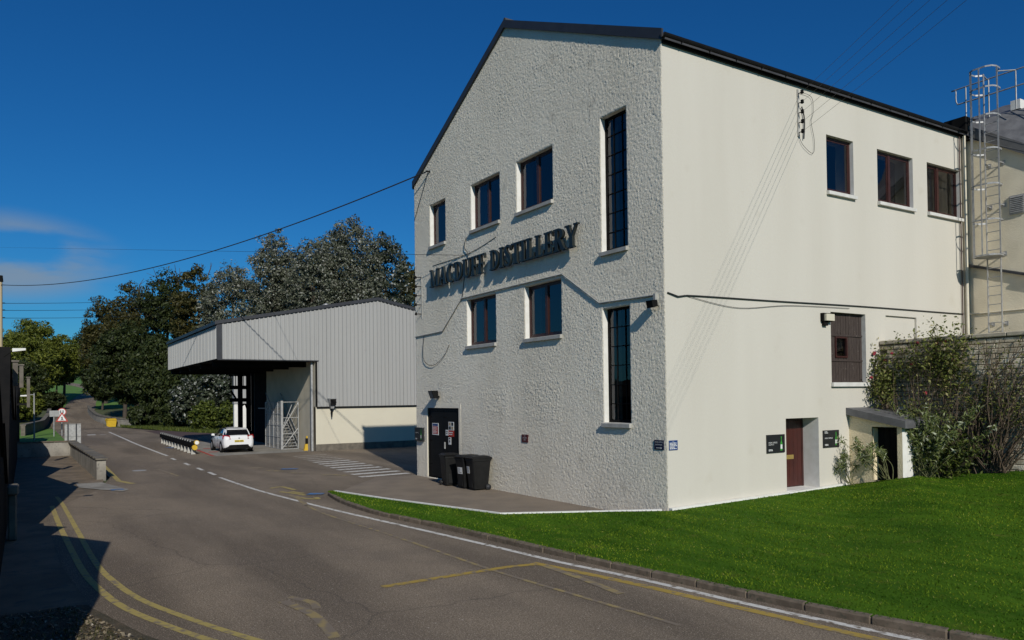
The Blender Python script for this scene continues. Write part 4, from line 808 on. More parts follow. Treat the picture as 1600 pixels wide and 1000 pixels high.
for y0, y1, lab in ((474, 470, 'upper'), (485, 482, 'middle'), (497, 494, 'lower')):
    a = pix(0, y0, 62); wire((POLE[0], POLE[1], a.z), pix(300, y1-6, 140), 0.3, .02, lab+' of three thin wires from the pole towards the dark trees', 20)
pl = empty('utility_pole', (POLE[0], POLE[1], G), 'pale utility pole at the left edge carrying the thick cable', 'pole')
MB().tube((*POLE, G), (*POLE, 12.95), .16, .12, 10).build('post', M['tan'], pl)
MB().tube((POLE[0], POLE[1], 12.6), (POLE[0], POLE[1], 13.1), .19, .15, 10).build('cap', M['blackmatt'], pl)
for z in (12.35, 10.9, 10.34, 9.72): MB().tube((POLE[0], POLE[1], z), (POLE[0], POLE[1]+.3, z), .03).build('insulator', M['blackmatt'], pl)

# ------------------------------------------------------------------ wheelie bins
def wheelie_bin(loc, rz, label, sticker=None):
    """front faces local -y, wheels at +y"""
    b = empty('wheelie_bin', loc, label, 'bin', 'wheelie bins by the black doors', rz)
    w0, w1, d0, d1, h = .215, .275, .26, .35, 1.04
    body = MB(); n = 0
    ring = lambda w, d, z: [(-w+.03, -d, z), (w-.03, -d, z), (w, -d+.03, z), (w, d-.03, z), (w-.03, d, z), (-w+.03, d, z), (-w, d-.03, z), (-w, -d+.03, z)]
    r0, r1, r2 = ring(w0, d0, .04), ring(w1-.01, d1-.01, h-.08), ring(w1+.012, d1+.012, h-.075); r3 = ring(w1+.012, d1+.012, h)
    vs_ = r0+r1+r2+r3; fs = [tuple(range(8))[::-1]]
    for k in range(3): fs += [(k*8+i, k*8+(i+1) % 8, k*8+8+(i+1) % 8, k*8+8+i) for i in range(8)]
    body.add(vs_, fs+[tuple(range(24, 32))]); body.box(-.12, .12, -d0-.035, -d0+.02, .10, .55)
    body.build('body', M['bin'], b, True)
    lid = MB(); e = .025; ra = ring(w1+e, d1+e+.01, h+.006); rb = ring(w1+e, d1+e+.01, h+.035); rc = ring(w1-.06, d1-.06, h+.085)
    rb = [(x, y-.02 if y < 0 else y, z) for x, y, z in rb]
    lid.add(ra+rb+rc, [tuple(range(8))[::-1]]+[(k*8+i, k*8+(i+1) % 8, k*8+8+(i+1) % 8, k*8+8+i) for k in range(2) for i in range(8)]+[tuple(range(16, 24))])
    lid.build('lid', M['bin'], b, True)
    MB().tube((-.22, d1+.05, h-.02), (.22, d1+.05, h-.02), .018).box(-.2, -.16, d1, d1+.05, h-.05, h).box(.16, .2, d1, d1+.05, h-.05, h).build('handle', M['bin'], b, True)
    MB().tube((-.27, d0-.03, .10), (.27, d0-.03, .10), .015).build('axle', M['steel'], b, True)
    for sx_ in (-1, 1):
        wh = MB(); c = (sx_*.27, d0-.03, .10); wh.lathe((c[0]-.025, c[1], c[2]), [(.06, 0), (.10, .005), (.10, .045), (.06, .05)], 18, 'x')
        wo = wh.build('wheel', M['rubber'], b, True)
        MB().lathe((c[0]-.028, c[1], c[2]), [(.01, 0), (.062, .001), (.062, .055), (.01, .056)], 14, 'x').build('hub', M['flash'], wo, True)
    if sticker:
        x0, x1, z0, z1 = sticker; yy = lambda z: -(d0+(d1-.01-d0)*(z-.04)/(h-.12))-.008
        st = MB().hexa([(x0, yy(z0), z0), (x1, yy(z0), z0), (x1, yy(z0)+.004, z0), (x0, yy(z0)+.004, z0), (x0, yy(z1), z1), (x1, yy(z1), z1), (x1, yy(z1)+.004, z1), (x0, yy(z1)+.004, z1)]).build('sticker', M['signwhite'], b, True)
        pr = MB(); r = random.Random(int(x1*999))
        for k in range(5):
            z = z1-(k+1)*(z1-z0)/6; a = x0+.015; c = x0+(x1-x0)*r.uniform(.5, .95); pr.quad((a, yy(z)-.002, z), (c, yy(z)-.002, z), (c, yy(z+.012)-.002, z+.012), (a, yy(z+.012)-.002, z+.012))
        pr.build('small_print', M['signblack'], b, True)
    return b
GB = G+.01
wheelie_bin((-10.28, -.60, GB), math.radians(78), 'black wheelie bin standing against the black doors, left of the pair')
wheelie_bin((-9.16, -.50, GB), math.radians(4), 'middle black wheelie bin with a large white notice on its front', (-.13, .15, .50, .72))
wheelie_bin((-8.50, -.46, GB), math.radians(-3), 'right-hand black wheelie bin with a pale sticker, its wheel showing', (-.2, -.02, .55, .78))

# ------------------------------------------------------------------ brick garden wall, lean-to, neighbouring wing
YW = 8.80
gw = empty('brick_wall', (3.5, YW+.15, 0), 'tall grey-brown brick garden wall behind the shrubs', 'wall')
MB().box(0.0, 9, YW+.03, YW+.28, -.3, 4.24).build('core', M['mortar'], gw)
MB().box(4.96, 9, YW, YW+.031, 0.2, 4.24).build('brick_face', M['brick'], gw)
bh, bl_ = .140, .44; bm = [MB().bbox(0, bl_-.016, 0, .05, 0, bh-.016, .010).mesh('brick', M['brick']) for _ in range(3)]; row = 0; z = .30
off = origin_of(gw); nbk = 0
while z < 4.20:
    x = .02 if row % 2 else .02+bl_/2
    while x < 4.95-bl_*.98:
        o = link_mesh('brick', bm[random.randrange(3)], gw, (x-off.x, YW-random.uniform(.0, .012)-off.y, z-off.z), (random.uniform(-.012, .012), random.uniform(-.006, .006), random.uniform(-.012, .012))); nbk += 1; x += bl_
    z += bh; row += 1
for k in range(10): MB().bbox(.02+k*.9, .02+k*.9+.89, YW-.05, YW+.33, 4.241, 4.36, .02).build('coping_stone', M['coping'], gw)
YA = 7.21
lt = empty('lean_to', (.85, 8.0, 0), 'small beige lean-to with a dark doorway and grey sloping roof', 'outbuilding')
holed_wall('wall', gable, 0.0, 1.62, -.2, 1.93, [(.74, 1.45, .3, 1.80)], M['leanwall'], lt, -YA)
MB().add([(1.62, YA, -.2), (1.62, YW, -.2), (1.62, YW, 1.95), (1.62, YA, 1.95)], [(0, 1, 2, 3)]).build('front_wall', M['white'], lt)
MB().add([(0, YA, 1.931), (1.62, YA, 1.931), (0, YA, 2.3)], [(0, 1, 2)]).build('wall_head', M['leanwall'], lt)
MB().mbox(gable, .72, .74, .3, 1.80, -YA-.3, -YA).mbox(gable, 1.45, 1.47, .3, 1.80, -YA-.3, -YA).mbox(gable, .72, 1.47, 1.80, 1.82, -YA-.3, -YA).build('door_reveal', M['leanwall'], lt)
dg_ = MB().mbox(gable, .74, 1.45, .3, 1.80, -YA-.3, -YA-.26).build('door', M['blackmatt'], lt)
for k in range(4): MB().mbox(gable, .78+k*.165, .92+k*.165, .34, 1.76, -YA-.259, -YA-.25).build('door_panel', M['blackmatt'], dg_)
MB().hexa([(0.003, YA-.14, 2.16), (1.80, YA-.14, 1.80), (1.80, YW-.01, 1.80), (.003, YW-.01, 2.16), (.003, YA-.14, 2.36), (1.80, YA-.14, 2.0), (1.80, YW-.01, 2.0), (.003, YW-.01, 2.36)]).build('roof', M['slate'], lt)
# wing behind, with vent and dark roof
YN = 14.1
wg = empty('rear_wing', (3, YN+2, 0), 'beige rough-cast rear wing behind the caged ladder', 'building')
MB().add([(-.06, YN, -.3), (9, YN, -.3), (9, YN, 6.1), (2.6, YN, 10.15), (.1, YN, 11.75), (-.06, YN, 11.75)], [(0, 1, 2, 3, 4, 5)]).build('wall', M['beigewall'], wg)
MB().hexa([(-.06, YN-.10, 7.06), (1.75, YN-.10, 6.50), (1.75, YN, 6.50), (-.06, YN, 7.06), (-.06, YN-.10, 7.14), (1.75, YN-.10, 6.58), (1.75, YN, 6.60), (-.06, YN, 7.16)]).build('sloping_ledge', M['flash'], wg)
MB().hexa([(1.75, YN-.16, 6.5), (6, YN-.16, 5.2), (6, YN, 5.2), (1.75, YN, 6.5), (1.75, YN-.16, 6.58), (6, YN-.16, 5.28), (6, YN, 5.3), (1.75, YN, 6.6)]).build('sloping_ledge', M['flash'], wg)
rr = MB().hexa([(.0, YN-.12, 11.55), (3.4, YN-.12, 9.4), (3.4, YN+.05, 9.4), (.0, YN+.05, 11.55), (.0, YN-.12, 11.92), (3.4, YN-.12, 9.77), (3.4, YN+.05, 9.77), (.0, YN+.05, 11.92)]).build('verge_band', M['lead'], wg)
MB().add([(-.3, YN-.13, 11.96), (3.6, YN-.13, 9.50+.2), (4.5, YN+3.2, 12.8), (-.3, YN+3.2, 13.3)], [(0, 1, 2, 3)]).add([(-.3, YN-.13, 11.6), (-.3, YN+3.2, 13.0), (4.5, YN+3.2, 12.7), (3.6, YN-.13, 9.6)], [(0, 1, 2, 3)]).build('roof', M['slate'], wg)
MB().box(-.6, .12, YN-.3, YN+.6, 11.35, 12.15).build('parapet', M['blackmatt'], wg)
MB().box(.95, 1.25, YN+1.0, YN+1.3, 12.3, 12.62).build('roof_vent', M['white'], wg)
vt = MB().mbox(gable, 1.32, 1.80, 8.55, 9.16, -YN, -YN+.05).build('vent', M['galv'], wg)
for k in range(9): MB().hexa([gable(1.36, 8.60+k*.06, -YN+.051), gable(1.76, 8.60+k*.06, -YN+.051), gable(1.76, 8.60+k*.06, -YN+.085), gable(1.36, 8.60+k*.06, -YN+.085), gable(1.36, 8.65+k*.06, -YN+.051), gable(1.76, 8.65+k*.06, -YN+.051), gable(1.76, 8.61+k*.06, -YN+.085), gable(1.36, 8.61+k*.06, -YN+.085)]).build('slat', M['galv'], vt)
MB().tube((0.0, YN-.03, 5.42), (5, YN-.03, 5.44), .022).build('conduit', M['pipe_cream'], wg)

# ------------------------------------------------------------------ caged ladder
ld_ = empty('caged_ladder', (.94, 13.8, 4.0), 'galvanised caged ladder climbing the rear wing to the roof', 'ladder')
for x in (.73, 1.15):
    MB().box(x-.012, x+.012, 13.77, 13.83, 4.0, 13.35).build('stile', M['galv'], ld_)
z = 4.15
while z < 12.2: MB().tube((.73, 13.8, z), (1.15, 13.8, z), .013, n=6).build('rung', M['galv'], ld_); z += .30
hoop = lambda z: [(.73, 13.8, z), (.56, 13.62, z), (.53, 13.35, z), (.60, 13.16, z), (.76, 13.06, z), (1.14, 13.06, z), (1.30, 13.16, z), (1.36, 13.35, z), (1.33, 13.62, z), (1.15, 13.8, z)]
def flat_band(pts, hgt=.05, th=.006):
    mb = MB(); 
    for i in range(len(pts)-1):
        a, b = Vector(pts[i]), Vector(pts[i+1]); d_ = (b-a).normalized(); n_ = Vector((-d_.y, d_.x, 0))*th; zz = Vector((0, 0, hgt/2))
        mb.hexa([a-n_-zz, b-n_-zz, b+n_-zz, a+n_-zz, a-n_+zz, b-n_+zz, b+n_+zz, a+n_+zz])
    return mb
for z in (7.2, 8.35, 9.5, 10.65, 11.75, 12.65, 13.3): flat_band(hoop(z)).build('hoop', M['galv'], ld_)
for (x, y) in ((.53, 13.35), (.68, 13.10), (.95, 13.045), (1.36, 13.35)): MB().box(x-.022, x+.022, y-.006, y+.006, 7.2, 13.3).build('cage_bar', M['galv'], ld_)
MB().add([(.73, 13.8, 7.17), (.56, 13.6, 7.17), (.53, 13.3, 7.17), (.76, 13.06, 7.17), (1.14, 13.06, 7.17), (1.36, 13.3, 7.17), (1.33, 13.62, 7.17), (1.15, 13.8, 7.17)], [tuple(range(8))]).build('guard_plate', M['steel'], ld_)
for z in (5.0, 7.3, 8.9, 10.3): 
    for x in (.73, 1.15): MB().box(x-.015, x+.015, 13.83, YN, z, z+.04).box(x-.05, x+.05, YN-.02, YN, z-.05, z+.09).build('wall_bracket', M['galv'], ld_)
gr = empty('roof_guardrail', (.5, 14.5, 12.2), 'galvanised guard rail round the roof edge at the ladder top', 'guard rail')
MB().path(spline([(1.36, 14.5, 12.86), (-.3, 14.5, 12.86), (-.50, 14.5, 12.90), (-.54, 14.5, 13.12), (-.50, 14.5, 13.36), (-.3, 14.5, 13.40), (5, 14.5, 13.40)], 60), .024).build('rail', M['galv'], gr)
MB().path([(1.36, 14.5, 12.86), (5, 14.5, 12.86)], .024).build('rail', M['galv'], gr)
for x in (-.2, .55, 1.4, 2.6): MB().tube((x, 14.5, 12.1), (x, 14.5, 13.4), .024).build('post', M['galv'], gr)
MB().path([(.73, 13.8, 13.3), (.5, 14.5, 13.4)], .022).path([(1.15, 13.8, 13.3), (1.4, 14.5, 13.4)], .022).build('link_rail', M['galv'], gr)
# ------------------------------------------------------------------ loading shed
XS, YC, YWALL = -31.3, -4.13, 1.45
shed = empty('loading_shed', (-40, 5, G), 'grey corrugated loading shed with a deep cantilevered canopy', 'shed')
def shed_top(y): return 7.19+(9.03-7.19)*(y+3.88)/9.31 if y < 5.43 else 9.03-(9.03-7.19)*(y-5.43)/9.31
def corrugated(name, a, b, zb, zt, Mp, parent, m, pitch=.25, dep=.055):
    """trapezoidal sheet between a and b; zb, zt give the lower and upper edge"""
    us_ = []; x = math.floor(a/pitch)*pitch
    while x < b+pitch:
        for o_, d_ in ((0, 0), (.12, 0), (.14, dep), (.21, dep), (.23, 0)): us_.append((x+o_, d_))
        x += pitch
    us_ = [q for q in us_ if a < q[0] < b]; us_ = [(a, 0)]+us_+[(b, 0)]
    mb = MB(); n = len(us_); vs_ = []
    for u, d_ in us_: vs_ += [Mp(u, zb(u), d_), Mp(u, zt(u), d_)]
    mb.add(vs_, [(2*i, 2*i+2, 2*i+3, 2*i+1) for i in range(n-1)]); return mb.build(name, m, parent)
E_side = lambda u, v, d_: (XS+d_, u, v)
E_front = lambda u, v, d_: (u, YC-d_, v)
y = -3.88
while y < 12:
    b = min(y+1.0, 14.4)
    if y < 1.52 < b: cuts = [(y, 1.52, 5.14), (1.52, b, 2.36)]
    else: cuts = [(y, b, 5.14 if b <= 1.52 else 2.36)]
    for (p, q, zb) in cuts: corrugated('cladding_sheet', p, q-.004, lambda u, zb=zb: zb, lambda u: shed_top(u)-.09, E_side, shed, M['clad'])
    y = b
x = -48.6
while x < XS-.1: corrugated('cladding_sheet', x, min(x+1.0, XS)-.004, lambda u: 5.16, lambda u: 7.02, E_front, shed, M['clad'], .25, .05); x += 1.0
MB().box(XS-.03, XS+.045, YC-.04, -3.885, 5.12, 7.1).build('corner_trim', M['flash'], shed)
rf2 = MB()
for (y0, z0, y1, z1) in ((YC-.08, 7.16, 5.43, 9.03), (5.43, 9.03, 14.9, 7.16)):
    rf2.hexa([(-48.7, y0, z0-.05), (XS+.07, y0, z0-.05), (XS+.07, y1, z1-.05), (-48.7, y1, z1-.05), (-48.7, y0, z0+.1), (XS+.07, y0, z0+.1), (XS+.07, y1, z1+.1), (-48.7, y1, z1+.1)])
r2 = rf2.build('roof', M['roofing'], shed)
for (y0, z0, y1, z1) in ((YC-.08, 7.14, 5.43, 9.01), (5.43, 9.01, 14.9, 7.14)):
    MB().hexa([(XS+.072, y0, z0-.06), (XS+.11, y0, z0-.06), (XS+.11, y1, z1-.06), (XS+.072, y1, z1-.06), (XS+.072, y0, z0+.13), (XS+.11, y0, z0+.13), (XS+.11, y1, z1+.13), (XS+.072, y1, z1+.13)]).build('verge_flashing', M['flash'], r2)
MB().box(-48.7, XS+.1, YC-.14, YC-.082, 7.06, 7.24).build('eaves_flashing', M['flash'], r2)
MB().lathe((-38, 4.4, 8.95), [(.2, 0), (.2, .35), (.3, .36), (.05, .5)], 12).build('roof_cowl', M['galv'], r2)
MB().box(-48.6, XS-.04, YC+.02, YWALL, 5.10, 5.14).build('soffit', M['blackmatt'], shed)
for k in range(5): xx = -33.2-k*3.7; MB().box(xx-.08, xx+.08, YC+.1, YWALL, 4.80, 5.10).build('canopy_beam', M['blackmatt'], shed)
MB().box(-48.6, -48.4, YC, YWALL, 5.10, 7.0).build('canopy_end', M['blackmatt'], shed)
MB().box(XS-.35, XS-.05, YWALL, 14.4, .12, 2.36).build('lower_wall', M['cream'], shed)
MB().box(XS-.35, XS-.04, YWALL-.01, 14.4, G-.1, .118).build('plinth', M['plinth'], shed)
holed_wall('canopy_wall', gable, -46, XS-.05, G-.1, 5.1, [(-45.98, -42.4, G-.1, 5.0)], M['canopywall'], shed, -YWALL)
MB().box(-46, -45.9, YWALL, 14.4, G, 7.2).box(-46, XS, 14.3, 14.4, G, 7.2).build('rear_wall', M['roofing'], shed)
MB().box(-45.89, -42.4, YWALL+.05, YWALL+.12, G, 5.0).build('shade_door_panel', M['blackmatt'], shed)  # black door panel added to stand in for deep shade on this wall
MB().box(XS+.03, XS+.055, YWALL+.04, 14.4, 2.29, 2.37).build('drip_trim', M['black'], shed)
MB().box(XS+.03, XS+.055, YWALL+.01, YWALL+.09, 2.37, 5.10).build('edge_trim', M['black'], shed)
MB().box(XS+.0, XS+.05, YC, YWALL+.2, 5.085, 5.135).build('canopy_trim', M['flash'], shed)
single('downpipe', MB().tube((XS-.35, YWALL-.12, G), (XS-.35, YWALL-.12, 5.05), .085, n=10), M['galv'], (XS-.35, YWALL-.12, G), 'grey downpipe at the corner of the shed under the canopy', 'downpipe')
sl = empty('shed_lamp', (XS, 2.38, 2.2), 'dark tapered lamp on the shed wall beside the canopy', 'lamp')
MB().add([(XS+.06, 2.13, 2.85), (XS+.06, 2.62, 2.85), (XS+.42, 2.62, 2.85), (XS+.42, 2.13, 2.85), (XS+.06, 2.29, 2.25), (XS+.06, 2.46, 2.25), (XS+.28, 2.46, 2.25), (XS+.28, 2.29, 2.25)], [(3, 2, 1, 0), (4, 5, 6, 7), (0, 1, 5, 4), (1, 2, 6, 5), (2, 3, 7, 6), (3, 0, 4, 7)]).build('housing', M['steel'], sl)
MB().box(XS+.425, XS+.43, 2.2, 2.55, 2.45, 2.82).build('lens', M['blackmatt'], sl)
MB().tube((XS+.05, 2.38, 2.0), (XS+.2, 2.38, 2.3), .05).tube((XS+.15, 2.38, 1.72), (XS+.15, 2.38, 2.1), .03, .07).build('bracket', M['blackmatt'], sl)
# steel stair and its cage
st = empty('steel_stair', (-36, .85, G), 'grey steel stair behind the mesh cage under the canopy', 'stair')
for k in range(14): MB().box(-35.1-k*.27, -34.85-k*.27, .45, 1.35, G+.18*(k+1)-.03, G+.18*(k+1)).build('tread', M['galv'], st)
for yy in (.43, 1.37): MB().hexa([(-34.8, yy-.02, G), (-34.6, yy-.02, G), (-34.6, yy+.02, G), (-34.8, yy+.02, G), (-38.7, yy-.02, G+2.55), (-38.5, yy-.02, G+2.6), (-38.5, yy+.02, G+2.6), (-38.7, yy+.02, G+2.55)]).build('stringer', M['galv'], st)
for yy in (.43, 1.37):
    for dz in (.5, 1.0): MB().tube((-34.8, yy, G+dz), (-38.6, yy, G+2.55+dz), .028).build('handrail', M['galv'], st)
MB().box(-40.6, -38.55, .4, 1.4, G+2.5, G+2.56).build('landing', M['steel'], st)
cg = empty('stair_cage', (-34.4, .8, G), 'pale mesh security cage and gate round the foot of the stair', 'cage')
def frame_panel(p0, p1, z0, z1, cols, rows, parent, r=.03, mesh=True, name='panel'):
    p0, p1 = Vector((*p0, 0)), Vector((*p1, 0)); mb = MB()
    P_ = lambda t, z: tuple(p0.lerp(p1, t)+Vector((0, 0, z)))
    for k in range(cols+1): mb.tube(P_(k/cols, z0), P_(k/cols, z1), r, n=6)
    for k in range(rows+1): z = z0+(z1-z0)*k/rows; mb.tube(P_(0, z), P_(1, z), r*.8, n=6)
    o = mb.build(name, M['galv'], parent)
    if mesh:
        q = MB(); L_ = (p1-p0).length; nm = int(L_/.12)
        for k in range(1, nm): q.tube(P_(k/nm, z0), P_(k/nm, z1), .006, n=4)
        for k in range(1, int((z1-z0)/.14)): q.tube(P_(0, z0+k*.14), P_(1, z0+k*.14), .006, n=4)
        q.build('mesh', M['galv'], o)
    return o
frame_panel((-34.3, .3), (-34.4, 1.32), G+.02, 2.66, 1, 3, cg, .04, False, 'gate')
MB().tube((-34.3, .32, G+.1), (-34.4, 1.3, G+1.3), .025).tube((-34.4, 1.3, 2.6), (-34.3, .32, G+1.3), .025).tube((-34.35, .9, 2.5), (-34.3, .32, 1.1), .02).build('gate_brace', M['galv'], cg)
frame_panel((-34.3, .28), (-38.2, .28), G+.02, 2.66, 4, 4, cg, .035)
MB().box(-34.42, -34.28, .2, .34, G, 2.75).build('post', M['galv'], cg)
yb = empty('yellow_post_guard', (-32.4, 1.2, G), 'small yellow and black guard at the foot of the shed downpipe', 'guard')
MB().hexa([(-32.46, 1.02, G), (-32.24, 1.02, G), (-32.24, 1.25, G), (-32.46, 1.25, G), (-32.43, 1.10, .12), (-32.27, 1.10, .12), (-32.27, 1.25, .12), (-32.43, 1.25, .12)]).build('base', M['yellow'], yb)
MB().box(-32.42, -32.28, 1.14, 1.27, .122, .46).build('top', M['blackmatt'], yb)
MB().box(-32.40, -32.30, 1.17, 1.25, .462, .60).build('tip', M['yellow'], yb)
# gantry at the far end of the canopy and the pale building beyond it
ga = empty('steel_gantry', (-50, .5, G), 'dark steel gantry at the far end of the canopy', 'gantry')
for (xx, yy) in ((-50, 1.35), (-50, 2.0), (-50, 2.4)): MB().box(xx-.16, xx+.16, yy-.16, yy+.16, G, 5.1).build('post', M['blackmatt'], ga)
for z in (2.7, 3.7): MB().box(-50.1, -49.9, .55, 1.9, z, z+.3).build('beam', M['blackmatt'], ga)
MB().tube((-49.8, .6, 3.6), (-49.8, 1.0, 2.9), .08).build('brace', M['blackmatt'], ga)
MB().path(spline([(-49.8, 1.4, 2.35), (-49.8, 1.7, 2.5), (-49.8, 1.9, 1.8)], 10), .07).build('hose', M['blackmatt'], ga)
for k in range(6): MB().tube((-50, .6+k*.2, 4.0), (-50, .6+k*.2, 4.8), .03).build('baluster', M['blackmatt'], ga)
MB().tube((-50, .5, 4.8), (-50, 1.9, 4.8), .05).build('handrail', M['blackmatt'], ga)
ob = empty('white_outbuilding', (-64, 4, G), 'pale building glimpsed through the gantry under the canopy', 'building')
MB().box(-63.4, -63, 3.75, 8, G, 2.5).build('wall', M['white'], ob); MB().box(-63.5, -62.9, 3.7, 8.1, 2.5, 5.3).build('clad_upper', M['clad'], ob); MB().box(-63.7, -62.7, 3.6, 8.3, 5.3, 5.5).build('roof', M['roofing'], ob); MB().box(-63, -62.95, 4.2, 4.5, .5, 1.6).build('window', M['carglass'], ob)
# ------------------------------------------------------------------ dock barrier
br = empty('dock_barrier', (-41, -4.5, G), 'low black and white rail barrier with a yellow end beside the canopy', 'barrier')
for k in range(11):
    xx = -34.0-k*1.42; yy = -4.95+k*.035
    p_ = MB().hexa([(xx-.10, yy-.16, G), (xx+.14, yy-.16, G), (xx+.14, yy+.1, G), (xx-.10, yy+.1, G), (xx-.06, yy-.05, .34), (xx+.10, yy-.05, .34), (xx+.10, yy+.1, .34), (xx-.06, yy+.1, .34)]).build('post', M['blackmatt'], br)
    MB().hexa([(xx+.142, yy-.17, G), (xx+.16, yy-.17, G), (xx+.16, yy+.08, G), (xx+.142, yy+.08, G), (xx+.125, yy-.12, G+.34), (xx+.14, yy-.12, G+.34), (xx+.14, yy+.06, G+.34), (xx+.125, yy+.06, G+.34)]).build('white_face', M['sillgrey'], p_)
MB().hexa([(-49, -4.72, .14), (-33.7, -5.08, .14), (-33.7, -4.8, .14), (-49, -4.45, .14), (-49, -4.72, .40), (-33.7, -5.08, .40), (-33.7, -4.8, .40), (-49, -4.45, .40)]).build('beam', M['blackmatt'], br)
for k in range(30):
    xx = -34.2-k*.5; yy = -4.93+k*.0118; MB().tube((xx, yy-.12, .42), (xx, yy+.12, .42), .075, n=8).build('roller', M['steel'] if k % 2 else M['blackmatt'], br)
MB().tube((-33.75, -4.95, .12), (-33.55, -4.95, .12), .15, n=14).build('end_cap', M['yellow'], br); MB().tube((-33.7, -4.85, .40), (-33.5, -4.85, .40), .14, n=14).build('end_cap', M['yellow'], br)
MB().tube((-33.5, -4.85, .40), (-33.47, -4.85, .40), .11, n=14).build('cap_face', M['white'], br)
# ------------------------------------------------------------------ white hatchback (front towards -x)
car = empty('parked_car', (-33.45, -2.50, G+.004), 'white hatchback parked tail-on under the canopy edge', 'car')
def loft(rings, closed_ends=True):
    mb = MB(); n = len(rings[0]); vs_ = [p for r in rings for p in r]
    fs = [(k*n+i, k*n+(i+1) % n, (k+1)*n+(i+1) % n, (k+1)*n+i) for k in range(len(rings)-1) for i in range(n)]
    mb.add(vs_, fs, True)
    if closed_ends: mb.add(rings[0], [tuple(range(n))]); mb.add(rings[-1], [tuple(range(n))])
    return mb
def body_ring(x, w, z0, z1, bulge=.03, crown=.03):
    h = [(w*.86, z0), (w*.97, z0+.08), (w, z0+(z1-z0)*.4), (w+.0, z0+(z1-z0)*.62), (w*.965, z1-.10), (w*.91, z1-.02), (w*.5, z1+crown*.7), (0, z1+crown)]
    pts = [(x, -a, z) for a, z in h]+[(x, a, z) for a, z in h[-2::-1]]
    return [(-p[0], p[1], p[2]) for p in pts]
body = loft([body_ring(*q) for q in ((-.0, .72, .36, .86), (.05, .82, .28, .93), (.18, .87, .22, 1.00), (.55, .885, .20, 1.0), (1.2, .885, .20, .97), (2.0, .885, .20, .945), (2.8, .885, .20, .93), (3.3, .875, .20, .90), (3.75, .85, .21, .80), (4.05, .80, .24, .70), (4.22, .68, .30, .58), (4.28, .5, .36, .5))]).build('body', M['carwhite'], car, True)
def gl_ring(x, wb, wt, zb, zt): 
    h = [(wb, zb), (wb*.55+wt*.45, zb+(zt-zb)*.5), (wt, zt-.05), (wt*.9, zt-.005), (wt*.5, zt+.02), (0, zt+.028)]
    return [(-x, -a, z) for a, z in h]+[(-x, a, z) for a, z in h[-2::-1]]
gh = loft([gl_ring(*q) for q in ((.22, .74, .60, .97, 1.02), (.45, .79, .60, .97, 1.24), (.72, .80, .60, .96, 1.385), (1.2, .80, .61, .94, 1.42), (1.8, .80, .61, .93, 1.43), (2.35, .80, .60, .92, 1.395), (2.75, .79, .57, .91, 1.24), (3.25, .76, .52, .90, .95))]).build('greenhouse', M['carglass'], car, True)
rp = MB(); rr_ = [(.60, .60, 1.375), (.9, .615, 1.412), (1.3, .62, 1.432), (1.9, .62, 1.442), (2.35, .61, 1.408), (2.5, .59, 1.36)]
for a, b in zip(rr_, rr_[1:]):
    for (s0, s1, d0, d1) in ((-1, -.5, -.045, .015), (-.5, 0, .015, .03), (0, .5, .03, .015), (.5, 1, .015, -.045)):
        rp.add([(-a[0], s0*a[1], a[2]+d0), (-a[0], s1*a[1], a[2]+d1), (-b[0], s1*b[1], b[2]+d1), (-b[0], s0*b[1], b[2]+d0)], [(0, 1, 2, 3)], True)
rp.build('roof_panel', M['carwhite'], car, True)
